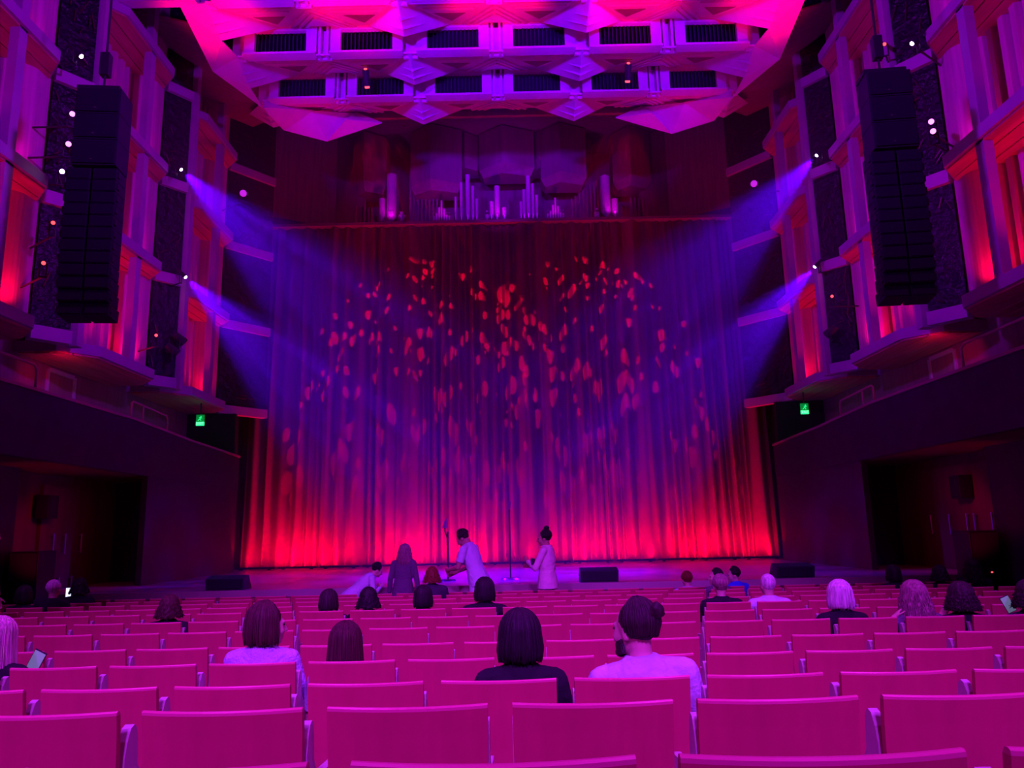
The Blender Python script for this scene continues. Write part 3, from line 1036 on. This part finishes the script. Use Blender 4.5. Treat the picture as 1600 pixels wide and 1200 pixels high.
def back_mesh():
    rings = []
    nz = 5
    prof_ = [(0.30, 0.030, W * .95), (0.45, 0.0, W * .97), (0.65, -0.012, W * .985), (0.85, -0.035, W), (BACKH - .012, -0.045, W)]
    front, back = [], []
    nx = 10
    verts = []
    for side in (0, 1):
        for (z, y, wd) in prof_:
            for i in range(nx + 1):
                u = -1 + 2 * i / nx
                verts.append((u * wd / 2, y - 0.035 * (1 - u * u) + (0.024 if side else 0), z))
    fs_ = []
    R_ = nx + 1
    T_ = R_ * nz
    for k in range(nz - 1):
        for i in range(nx):
            a = k * R_ + i
            fs_.append((a, a + 1, a + R_ + 1, a + R_))
            a += T_
            fs_.append((a, a + R_, a + R_ + 1, a + 1))
    for k in range(nz - 1):
        for i in (0, nx):
            a = k * R_ + i
            fs_.append((a, a + R_, a + R_ + T_, a + T_))
    for k in (0, nz - 1):
        for i in range(nx):
            a = k * R_ + i
            fs_.append((a, a + T_, a + T_ + 1, a + 1))
    m_ = MB()
    m_.add(verts, fs_)
    return m_.mesh('backrest', M['seatwood'])


def edge_mesh():
    nx = 10
    rings = []
    for i in range(nx + 1):
        u = -1 + 2 * i / nx
        y = -0.045 - 0.035 * (1 - u * u)
        x_ = u * W / 2
        rings.append([(x_, y, BACKH - .012), (x_, y, BACKH - .004), (x_, y + .006, BACKH), (x_, y + .014, BACKH), (x_, y + .019, BACKH - .004), (x_, y + .024, BACKH - .012)])
    return MB().loft(rings).mesh('top_edge', M['seatedge'])


def arm_mesh():
    prof2 = [(.035, 0.0), (.022, .60), (.022, .78), (.032, .825), (.05, .86), (.072, .868), (.09, .855), (.10, .82), (.11, .74), (.16, .68), (.42, .66), (.47, .63), (.48, .58), (.47, 0.0)]
    n_ = len(prof2)
    vs_ = [(-0.015, y, z) for y, z in prof2] + [(0.015, y, z) for y, z in prof2]
    m_ = MB()
    m_.add(vs_, [tuple(range(n_)), tuple(range(n_, 2 * n_))[::-1]] + [(i, (i + 1) % n_, n_ + (i + 1) % n_, n_ + i) for i in range(n_)])
    return m_.mesh('armrest', M['arm'])


def cushion_mesh():
    m_ = MB()
    rings = []
    for (y, z0, z1) in ((.05, .40, .44), (.08, .38, .47), (.40, .40, .49), (.47, .41, .47), (.49, .43, .45)):
        rings.append([(-.20, y, z0), (.20, y, z0), (.211, y, (z0 + z1) / 2), (.195, y, z1), (-.195, y, z1), (-.211, y, (z0 + z1) / 2)])
    return m_.loft(rings).mesh('seat_cushion', M['cushion'])


ME_BACK, ME_EDGE, ME_ARM, ME_CUSH = back_mesh(), edge_mesh(), arm_mesh(), cushion_mesh()
nrow = len(ROWS)
for ri, (ry, rz) in enumerate(ROWS):
    off = 0.165 if ri % 2 == 0 else -0.125
    half = min(ry * 0.655 + 0.28, 8.2)
    ks = [k for k in range(-40, 41) if abs(off + k * PITCHX - 0.2) < half and abs(off + k * PITCHX) < (7.3 if ry < 13 else 8)]
    for j, k in enumerate(ks):
        rown = ORD[nrow - ri]
        lab = 'Plum wooden theatre seat, %s in left-to-right order in the %s row from the stage' % (ORD[j + 1], rown)
        t = thing('theatre_seat', lab, 'seat', (off + 0.015 - 0.0185 * ry + {1: 0.018, 3: 0.018}.get(ri, 0) + k * PITCHX, ry + 0.045, rz - BACKH), 0.0, 'theatre seats in the %s row from the stage' % rown)
        put('backrest', ME_BACK, t)
        put('top_edge', ME_EDGE, t)
        put('armrest', ME_ARM, t, (-0.229, 0, 0))
        put('armrest', ME_ARM, t, (0.229, 0, 0))
        put('seat_cushion', ME_CUSH, t)


# ------------------------------------------------------------------ people


def remesh(mb_, name, m, voxel, smooth=4, parent=None, loc=None):
    me = mb_.mesh(name, m)
    o = bpy.data.objects.new('remesh_source', me)
    COL.objects.link(o)
    md = o.modifiers.new('r', 'REMESH')
    md.mode = 'VOXEL'
    md.voxel_size = voxel
    if smooth:
        ms = o.modifiers.new('s', 'SMOOTH')
        ms.iterations = smooth
        ms.factor = 0.5
    dg = bpy.context.evaluated_depsgraph_get()
    me2 = bpy.data.meshes.new_from_object(o.evaluated_get(dg))
    bpy.data.objects.remove(o)
    bpy.data.meshes.remove(me)
    me2.name = name
    me2.materials.clear()
    me2.materials.append(m)
    me2.shade_smooth()
    return put(name, me2, parent, loc)


def ik(S, T, l1, l2, pole):
    d = T - S
    L = min(max(d.length, 0.05), (l1 + l2) * 0.995)
    d.normalize()
    a = (l1 * l1 - l2 * l2 + L * L) / (2 * L)
    h = math.sqrt(max(l1 * l1 - a * a, 0))
    p = (pole - d * pole.dot(d)).normalized()
    return S + d * a + p * h, S + d * L


def hand(mb_, wrist, d, nrm, side, curl=0.6):
    d = d.normalized()
    lat = d.cross(nrm).normalized()
    nrm = lat.cross(d).normalized()
    rot = Matrix((lat, d, nrm)).transposed()
    mb_.tube(wrist - d * .02, wrist + d * .03, .027, .03, 8)
    mb_.ell(wrist + d * .055, (.040, .052, .017), 10, 6, rot)
    for i in range(4):
        L = (.070, .080, .076, .060)[i]
        b = wrist + d * .092 + lat * (-.033 + i * .022) - nrm * .002
        d1 = (d + lat * (-.12 + i * .08) + nrm * curl * .4).normalized()
        d2 = (d + nrm * curl * 1.6).normalized()
        m1 = b + d1 * L * .52
        mb_.tube(b - d1 * .02, m1, .0092, .0088, 6, True)
        mb_.tube(m1, m1 + d2 * L * .5, .0088, .0075, 6, True)
    tb = wrist + d * .03 - lat * side * .034
    t1 = tb + (d * .7 - lat * side * .7 + nrm * .3).normalized() * .042
    t2 = t1 + (d * .95 - lat * side * .25 + nrm * .35).normalized() * .034
    mb_.tube(tb, t1, .013, .0105, 6, True)
    mb_.tube(t1, t2, .0105, .0085, 6, True)


def ring(c, ax, fw, rx, ry, n=14):
    return [c + ax * rx * math.cos(2 * PI * i / n) + fw * ry * math.sin(2 * PI * i / n) for i in range(n)]


def person(label, x, y, top, pose='sit', yaw=0.0, sc=1.0, lean=0.0, side=0.0, head=(0, 0), hair=('short', 'dark'), shirt='black', sleeve='short', skin='skin', legs='trousers', hands=(None, None), vox=0.011, female=False, beard=False, earring=False, tail=False, group=None, vol=1.0):
    """top: height of the top of the head; x, y: place of the hips. head=(yaw, pitch) in degrees, lean forward, side to the person's right."""
    hipz = 0.0
    X = Vector((1, 0, 0))
    up = (Matrix.Rotation(math.radians(-lean), 3, 'X') @ Matrix.Rotation(math.radians(side), 3, 'Y')) @ Vector((0, 0, 1))
    ax = (Matrix.Rotation(math.radians(side), 3, 'Y')) @ X
    fw = up.cross(ax).normalized()
    ax = fw.cross(up).normalized()
    P = Vector((0, 0, 0.0))
    neck = P + up * 0.50
    nk2 = neck + (up * .8 + Vector((0, 0, .5)) + fw * .12).normalized() * 0.048
    hy, hp = head
    HR = Matrix.Rotation(math.radians(hy), 3, 'Z') @ Matrix.Rotation(math.radians(-hp), 3, 'X')
    hc = nk2 + HR @ Vector((0, 0.025, 0.085))
    topz = (hc + Vector((0, 0, .118))).z
    # legs, long enough to reach the floor where the person is
    wsh = 0.172 if female else 0.19
    hipw = top - topz * sc
    foot_drop = (hipw - floor_z(y + (0.42 if pose == 'sit' else 0))) / sc
    foot_drop = min(max(foot_drop, 0.36), 0.56) if pose == 'sit' else min(max(foot_drop, 0.7), 1.12)
    az_ = -(foot_drop - 0.08)
    if pose == 'sit':
        hipj = [Vector((q * .09, 0, .02)) for q in (-1, 1)]
        knee = [Vector((q * .12, .40, .04)) for q in (-1, 1)]
        ank = [Vector((q * .12, .42, az_)) for q in (-1, 1)]
    else:
        hipj = [Vector((q * .09, 0, 0)) for q in (-1, 1)]
        knee = [Vector((q * .10, .03, az_ * .5)) for q in (-1, 1)]
        ank = [Vector((q * .11, 0, az_)) for q in (-1, 1)]
    root = thing('person', label, 'person', (x, y, hipw - foot_drop * sc), math.radians(yaw), group)
    root.scale = (sc, sc, sc)
    O = Vector((0, 0, foot_drop))
    # shoulders and arms
    sh = [neck - up * .065 + ax * q * wsh for q in (-1, 1)]
    arms = []
    for i, q in enumerate((-1, 1)):
        T = hands[i]
        if T is None:
            T = P + Vector((q * .12, .30, .12)) if pose == 'sit' else P + Vector((q * .27, .06, -.12))
        else:
            T = Vector(T)
        el, wr = ik(sh[i], T, .285, .25, Vector((q * .55, -.35, -.8)))
        arms.append((sh[i], el, wr))
    body = MB()
    for r_ in [[(P - up * .05, .16, .115), (P + up * .12, .135, .10), (P + up * .3, .15, .11), (P + up * .43, .155, .095), (neck - up * .02, .09, .07), (neck + up * .02, .055, .055)]]:
        body.loft([ring(c + O, ax, fw, rx, ry) for c, rx, ry in r_])
    body.tube(neck - up * .05 + O, nk2 + O, .060, .052, 12, True)
    body.tube(nk2 + O, hc + O + HR @ Vector((0, -.02, -.03)), .054, .056, 12, True)
    for i, q in enumerate((-1, 1)):
        s_, e_, w_ = arms[i]
        body.tube(s_ + O, e_ + O, .046, .036, 10, True)
        body.tube(e_ + O, w_ + O, .036, .025, 10, True)
        palm = Vector((-q * .6, .3, -.6)) if hands[i] is None else Vector((-q * .9, .2, .1))
        hand(body, w_ + O, w_ - e_, palm, -q, 0.6)
        body.tube(hipj[i] + O, knee[i] + O, .078, .052, 10, True)
        body.tube(knee[i] + O, ank[i] + O, .052, .036, 10, True)
    # head

    def hd(c, r_, n=12, m_=8):
        body.ell(hc + O + HR @ Vector(c), r_, n, m_, HR)
    hd((0, -.012, .022), (.075, .094, .096), 16, 10)
    hd((0, .026, -.045), (.058, .066, .070))
    hd((0, .070, -.094), (.024, .022, .020))
    hd((0, .060, -.02), (.058, .035, .055))
    hd((0, .101, -.02), (.012, .016, .024))
    hd((0, .112, -.034), (.014, .014, .011))
    hd((0, .090, -.066), (.024, .012, .008))
    hd((0, .084, .020), (.052, .018, .012))
    for q in (-1, 1):
        hd((q * .074, -.005, -.018), (.011, .022, .034))
        hd((q * .036, .076, -.035), (.022, .018, .02))
    remesh(body, 'body', M[skin], min(vox, .009 if vox < .012 else vox), 3, root)
    for q in (-1, 1):
        MB().ell(hc + O + HR @ Vector((q * .031, .086, .004)), (.011, .008, .007), 8, 6, HR).build('eye', M['eye'], root, True)
    # shirt
    cl = MB()
    bulk = .016
    bot = -.10 if pose == 'sit' else -.14
    cl.loft([ring(c + O, ax, fw, rx + bulk, ry + bulk, 18) for c, rx, ry in [(P + up * bot, .185, .148), (P + up * .0, .172, .134), (P + up * .14, .145, .108), (P + up * .3, .158, .118), (P + up * .42, .158, .100), (P + up * .465, .125, .085), (P + up * .50, .085, .07), (P + up * .525, .056, .058)]])
    for i, q in enumerate((-1, 1)):
        s_, e_, w_ = arms[i]
        cl.tube(neck - up * .045 + ax * q * .05 + O, s_ + O, .060, .060, 10, True)
        if sleeve == 'long':
            cl.tube(s_ + O, e_ + O, .060, .05, 12, True)
            cl.tube(e_ + O, e_.lerp(w_, .9) + O, .05, .037, 12, True)
        elif sleeve == 'short':
            cl.tube(s_ + O, s_.lerp(e_, .72) + O, .062, .060, 12)
    remesh(cl, 'top', M[shirt], vox, 3, root)
    lg = MB()
    lg.ell(P + O + Vector((0, 0, -.03)), (.175, .135, .13), 14, 8)
    for i in (0, 1):
        lg.tube(hipj[i] + O, knee[i] + O, .094, .068, 12, True)
        lg.tube(knee[i] + O, ank[i] + O + Vector((0, 0, .03)), .068, .052, 12, True)
    remesh(lg, 'trousers', M[legs], max(vox, .016), 3, root)
    for i in (0, 1):
        MB().ell(ank[i] + O + Vector((0, .07, -.035)), (.046, .13, .045), 10, 6).build('shoe', M['shoe'], root, True)
    # hair
    style, hcol = hair
    R3 = random.Random(label)
    V_ = vol * {'bob': 1.13, 'long': 1.10, 'curlylong': 1.12, 'curly': 1.08}.get(style, 1.0)

    def hp_(v):
        return hc + O + HR @ Vector(v)
    hm = MB()
    fine = MB()
    if style != 'bald':
        hm.ell(hp_((0, -.026, .034)), (.083 * V_, .096 * (V_ * .5 + .5), .096 * (V_ * .4 + .6)), 16, 10, HR)
    lens = {'short': .035, 'bob': .138, 'long': .30, 'curly': .13, 'curlylong': .27, 'bun': .06, 'updo': .25, 'crop': .02, 'bald': 0}[style]
    if style not in ('bald', 'crop'):
        near = vox < .012
        nst = 46 if near else 28
        nfine = (170 if near else 60)
        for kk in range(nst + nfine):
            isf = kk >= nst
            k = kk if not isf else kk - nst
            tot = nfine if isf else nst
            span = math.radians({'bob': 122, 'long': 124, 'curlylong': 130, 'curly': 128, 'bun': 96}.get(style, 112))
            az = -PI / 2 + (k / (tot - 1) - .5) * 2 * span
            if isf:
                az += R3.uniform(-.05, .05)
            pts = []
            r0 = R3.uniform(1.0, 1.06) if not isf else R3.uniform(1.09, 1.17)
            part0 = R3.uniform(-.15, .15)
            for j in range(7):
                t_ = (j / 6 * .92 + .08) * PI / 2
                pts.append(Vector((.082 * V_ * r0 * math.sin(t_) * math.cos(az + part0 * (1 - j / 6)), -.022 + .098 * r0 * (V_ * .5 + .5) * math.sin(t_) * math.sin(az + part0 * (1 - j / 6)), .03 + .098 * (V_ * .4 + .6) * r0 * math.cos(t_))))
            pe = pts[-1].copy()
            ll = lens * R3.uniform(.86, 1.06)
            flare = {'bob': .016, 'long': .022, 'curly': .045, 'curlylong': .055}.get(style, -.02)
            for j in range(1, 6):
                f = j / 5
                q = pe + Vector((pe.x * flare / .08 * f * .8, (pe.y + .02) * flare / .09 * f * .6, -ll * f))
                if style in ('curly', 'curlylong'):
                    q += Vector((math.sin(f * 14 + k), math.cos(f * 13 + k * 2), 0)) * .014
                if style == 'bob' and f > .6:
                    q.x *= 1 - (f - .6) * .32
                    q.y *= 1 - (f - .6) * .22
                pts.append(q)
            # hanging hair falls straight down whatever the tilt of the head
            w3 = [hp_(p) for p in pts[:7]] + [hp_(pts[6]) + (Matrix.Rotation(math.radians(hy), 3, 'Z') @ (p - pts[6])) for p in pts[7:]]
            if isf:
                fine.path(w3, R3.uniform(.0035, .006), 4, .5)
            else:
                hm.path(w3, .016 if style not in ('short', 'bun') else .012, 6, .6)
    if style in ('curly', 'curlylong', 'updo'):
        for k in range(70):
            a, b = R3.uniform(0, 2 * PI), R3.uniform(-.35, 1)
            rr = math.sqrt(1 - b * b)
            v_ = Vector((.088 * rr * math.cos(a), -.03 + .10 * rr * math.sin(a), .035 + .10 * b))
            if v_.y > .05 and v_.z < .06:
                continue
            hm.ell(hp_(v_), (.02, .02, .018), 7, 5)
    if style == 'bun':
        hm.ell(hp_((0, -.135, .085)), (.034, .034, .032), 10, 8)
        hm.tube(hp_((0, -.11, .07)), hp_((0, -.125, .082)), .02, .022, 8)
        for k in range(9):
            a = k / 9 * 2 * PI
            hm.ell(hp_((.024 * math.cos(a), -.135 + .012 * math.sin(a * 2), .085 + .024 * math.sin(a))), (.017, .017, .015), 7, 5)
    if style == 'topbun':
        pass
    if tail:
        hm.ell(hp_((0, -.06, .15)), (.045, .045, .04), 10, 8)
        for k in range(8):
            a = k / 8 * 2 * PI
            hm.ell(hp_((.03 * math.cos(a), -.06 + .03 * math.sin(a), .155)), (.02, .02, .02), 7, 5)
    if style == 'bald':
        for k in range(30):
            az = -PI / 2 + (k / 29 - .5) * 2 * math.radians(115)
            hm.tube(hp_((.079 * math.cos(az), -.015 + .097 * math.sin(az), .045)), hp_((.077 * math.cos(az), -.015 + .094 * math.sin(az), -.04)), .008, .007, 6, True)
    ho = remesh(hm, 'hair', H[hcol], .0065 if vox < .012 else .010, 1, root)
    if fine.v:
        fme = fine.mesh('hair_strands', H[hcol], True)
        bmj = bmesh.new()
        bmj.from_mesh(ho.data)
        bmj.from_mesh(fme)
        bmj.to_mesh(ho.data)
        bmj.free()
        bpy.data.meshes.remove(fme)
    if beard:
        bm_ = MB()
        for k in range(26):
            az = PI / 2 + (k / 25 - .5) * 2 * math.radians(82)
            p0 = Vector((.064 * math.cos(az), .018 + .070 * math.sin(az), -.045 - .02 * math.sin(az)))
            bm_.tube(hp_(p0), hp_(p0 + Vector((0, -.002, -.05))), .010, .008, 6, True)
        bm_.ell(hp_((0, .085, -.105)), (.028, .018, .024))
        remesh(bm_, 'beard', H[hcol], .007, 1, root)
    return root, hc + O, HR


def seat_y(i):
    return ROWS[i][0] + 0.045 + 0.17


def sit(label, px, py, row, **k):
    """Seated on the row; px, py mark the top of the head in the photograph, from which seat and height follow."""
    y = seat_y(row)
    p = atY(px, py, y + k.pop('dy', 0.0))
    p.x += k.pop('dx', 0.0)
    sc = k.pop('sc', 0.97)
    return person(label, p.x, y, p.z - 0.012, 'sit', sc=sc, **k)


A_, B_, C_, D_, E_, F_, G_, H_, I_, J_, K_, L_ = range(12)
sit('woman with brown shoulder-length bob and pale blue knit, face turned aside', 413, 943, D_, head=(-60, 2), hair=('bob', 'brown'), shirt='paleblue', sleeve='long', vox=.009, female=True)
sit('person with long straight dark brown hair and white top, seated beside the woman in blue', 540, 974, D_, head=(4, 0), hair=('long', 'brown'), shirt='white', vox=.009, female=True, sc=.93)
sit('person with smooth dark bob and black top, seated next to the man with a bun', 812, 956, C_, head=(6, 3), hair=('bob', 'black'), shirt='black', vox=.009, female=True, sc=.9)
r4, hc4, HR4 = sit('bearded man in white T-shirt with hair tied in a small bun', 995, 937, C_, dx=.05, side=-5, head=(44, 2), hair=('bun', 'dark'), shirt='white', vox=.009, beard=True, sc=1.0)
sit('person with short dark curly hair raising a pale hand between the seats', 265, 931, G_, head=(5, 0), hair=('curly', 'brown'), shirt='black', hands=(None, (.26, .05, .30)), vox=.012, sc=.93)
r6, hc6, HR6 = sit('person with long blond hair and dark sleeves cut by the picture edge, hands lifted', -6, 968, D_, head=(-20, 8), hair=('long', 'blond'), shirt='black', sleeve='long', hands=(None, (.26, .30, .24)), vox=.009, female=True)
sit('person with smooth rounded dark hair beside the dense round curly head', 513, 923, H_, head=(0, 8), hair=('bob', 'dark'), shirt='black', vox=.013)
sit('person with dense round dark curly hair in front of the bending white shirt', 576, 919, H_, hair=('curly', 'black'), shirt='black', vox=.013)
sit('person with black hair and dark top seated in front of the red curly head', 661, 916, H_, hair=('bob', 'black'), shirt='black', vox=.013)
sit('person with long dark hair and broad dark shoulders in front of the bending man', 757, 904, H_, hair=('bob', 'black'), shirt='black', vox=.013, sc=1.05)
sit('person with red curly hair and dark top seated near the bending man', 675, 887, K_, hair=('curly', 'auburn'), shirt='trousers', sleeve='long', vox=.013)
sit('person with auburn short hair and pale shoulder seated near the stage monitor', 1073, 893, L_, head=(10, 0), hair=('short', 'auburn'), shirt='paleblue', vox=.013)
sit('person with short brown hair and dark collar in front of two turned heads', 1125, 898, H_, hair=('short', 'light'), shirt='black', vox=.013)
sit('person with dark hair facing sideways behind the short brown head', 1119, 888, K_, head=(75, 0), yaw=20, hair=('short', 'black'), shirt='greytop', vox=.013)
sit('person in bright blue top with dark hair facing sideways', 1152, 886, L_, head=(70, 5), yaw=20, lean=8, hair=('short', 'black'), shirt='bluetop', sleeve='long', vox=.013)
sit('older man with cropped silver hair and white shirt', 1199, 896, H_, head=(10, 0), hair=('crop', 'silver'), shirt='white', vox=.013, sc=1.0)
sit('woman with pale blond bob and black top', 1311, 908, F_, hair=('bob', 'silver'), shirt='black', vox=.012, female=True, sc=.97)
sit('woman with long loose light brown curls, fingers raised over the seat', 1427, 909, F_, head=(12, 0), hair=('curlylong', 'light'), shirt='greytop', sleeve='long', hands=((-.22, -.02, .45), None), vox=.011, female=True)
sit('person with thick dark curls and hand at the cheek', 1500, 911, F_, head=(14, 0), hair=('curly', 'dark'), shirt='black', hands=((-.14, .13, .46), None), vox=.011, female=True)
r24, hc24, HR24 = sit('dark-haired person at the picture edge holding up a phone', 1606, 908, F_, hair=('curly', 'dark'), shirt='black', hands=((-.17, .22, .33), None), vox=.011)
sit('dark-haired person in black seated closest to the stage corner monitor', 1397, 884, K_, hair=('bob', 'black'), shirt='black', lean=4, vox=.014)
sit('dark-haired person with full round hair below the red door handles', 1467, 884, K_, hair=('curly', 'black'), shirt='black', vox=.014)
sit('dark-haired person with wide hair below the black loudspeaker stack', 1518, 874, K_, hair=('curlylong', 'black'), shirt='black', vox=.014, sc=1.05)
sit('dark-haired person in black on the phone-free side of the short pale hair', 38, 916, J_, hair=('bob', 'black'), shirt='black', vox=.014)
sit('person with short pale hair between two dark silhouettes', 84, 907, J_, hair=('short', 'silver'), shirt='black', vox=.014)
sit('dark-haired person in black beside a glowing phone screen', 125, 904, K_, hair=('curly', 'black'), shirt='black', vox=.014)

# people standing in front of the first row
pm = atY(717, 831, 13.0)
person('man in white T-shirt standing bent forward over his hands', pm.x + .30, 13.15, pm.z + .02, 'stand', sc=1.1, yaw=66, lean=19, head=(8, 38), hair=('short', 'dark'), shirt='white', sleeve='short', hands=((-.12, .42, .10), (.14, .44, .06)), vox=.010, skin='skin_tan', legs='white')
pw = atY(850, 829, 13.0)
person('woman in cream jacket standing sideways with a dark hair bun, holding a drink', pw.x + .04, 13.1, pw.z, 'stand', sc=1.06, yaw=70, lean=0, head=(12, 6), hair=('short', 'black'), shirt='cream', sleeve='long', hands=((-.08, .30, .28), (.10, .28, .20)), vox=.010, skin='skin_tan', female=True, tail=True)
pg = atY(628, 853, 12.95)
person('woman in grey knit standing with back turned and half-up blond hair', pg.x, 13.1, pg.z, 'stand', yaw=-6, lean=6, head=(-25, 10), hair=('curlylong', 'light'), shirt='greytop', sleeve='long', vox=.011, female=True, sc=.93)
pc = atY(583, 882, 12.95)
person('person in white shirt bending low toward the woman in grey', pc.x - .38, 13.15, pc.z, 'stand', yaw=-68, lean=48, head=(0, 30), hair=('short', 'black'), shirt='white', sleeve='long', hands=((-.1, .5, .12), (.1, .5, .12)), vox=.012, sc=.9)
pl = atY(-20, 822, 9.2)
person('person at the picture edge standing in the side aisle, pale sleeves and face in profile', pl.x - .05, 9.3, pl.z, 'stand', yaw=-80, head=(0, 0), hair=('short', 'dark'), shirt='cream', sleeve='long', vox=.012)

# things held
p = atY(833, 878, 12.85)
t = thing('drinking_glass', 'small dark tumbler held by the woman in the cream jacket', 'glass', (p.x, 12.95, p.z - .05))
MB().tube((0, 0, 0), (0, 0, .1), .028, .034, 14).build('tumbler', M['louvre'], t)
MB().tube((0, 0, .1), (0, 0, .104), .030, .030, 14).build('drink', M['steel'], t)
for (px, py, row, dy, lab, m_, rot) in ((107, 926, K_, .3, 'phone with bright white screen among the dark silhouettes', 'screen', (.1, 0, .3)), (1575, 944, F_, .36, 'phone held up tilted at the picture edge', 'screendim', (0.2, -.45, -.3)), (56, 1034, D_, .4, 'phone held in front of the long blond hair', 'screendim', (.3, 0.5, .2))):
    p = atY(px, py, ROWS[row][0] + dy)
    t = thing('phone', lab, 'phone', p)
    t.rotation_euler = rot
    MB().box((0, 0, 0), (.075, .009, .15)).build('case', M['blackmetal'], t)
    MB().box((0, -.006, 0), (.068, .003, .14)).build('screen', M[m_], t)
# dangling ear loop of the man with the bun
t = MB().path([hc4 + HR4 @ Vector((.088 * q_, .0 + .010 * math.sin(a), -.075 + .018 * math.cos(a))) for q_, a in [(-1, k / 10 * 2 * PI) for k in range(11)]], .003, 6).build('ear_loop', M['blackmetal'], r4, True)

# ------------------------------------------------------------------ haze over the stage
hzm = MB()
hp2 = [(14.3, 0.93), (21.45, 0.93), (21.45, 11.6), (18.0, 11.6), (16.5, 11.6), (14.3, 11.6)]
hzm.add([(-7.33, y, z) for y, z in hp2] + [(7.33, y, z) for y, z in hp2], [(0, 1, 2, 3, 4, 5), (11, 10, 9, 8, 7, 6)] + [(i, (i + 1) % 6, 6 + (i + 1) % 6, 6 + i) for i in range(6)])
hz = hzm.build('stage_haze', M['void'])
hm_ = bpy.data.materials.new('thin_haze')
hm_.use_nodes = True
nt = hm_.node_tree
nt.nodes.remove(nt.nodes['Principled BSDF'])
vsn = nt.nodes.new('ShaderNodeVolumeScatter')
vsn.inputs['Density'].default_value = 0.030
vsn.inputs['Anisotropy'].default_value = 0.25
nt.links.new(vsn.outputs[0], nt.nodes['Material Output'].inputs['Volume'])
hz.data.materials.clear()
hz.data.materials.append(hm_)
hz['kind'] = 'stuff'
hz['label'] = 'thin blue lit haze hanging over the stage'
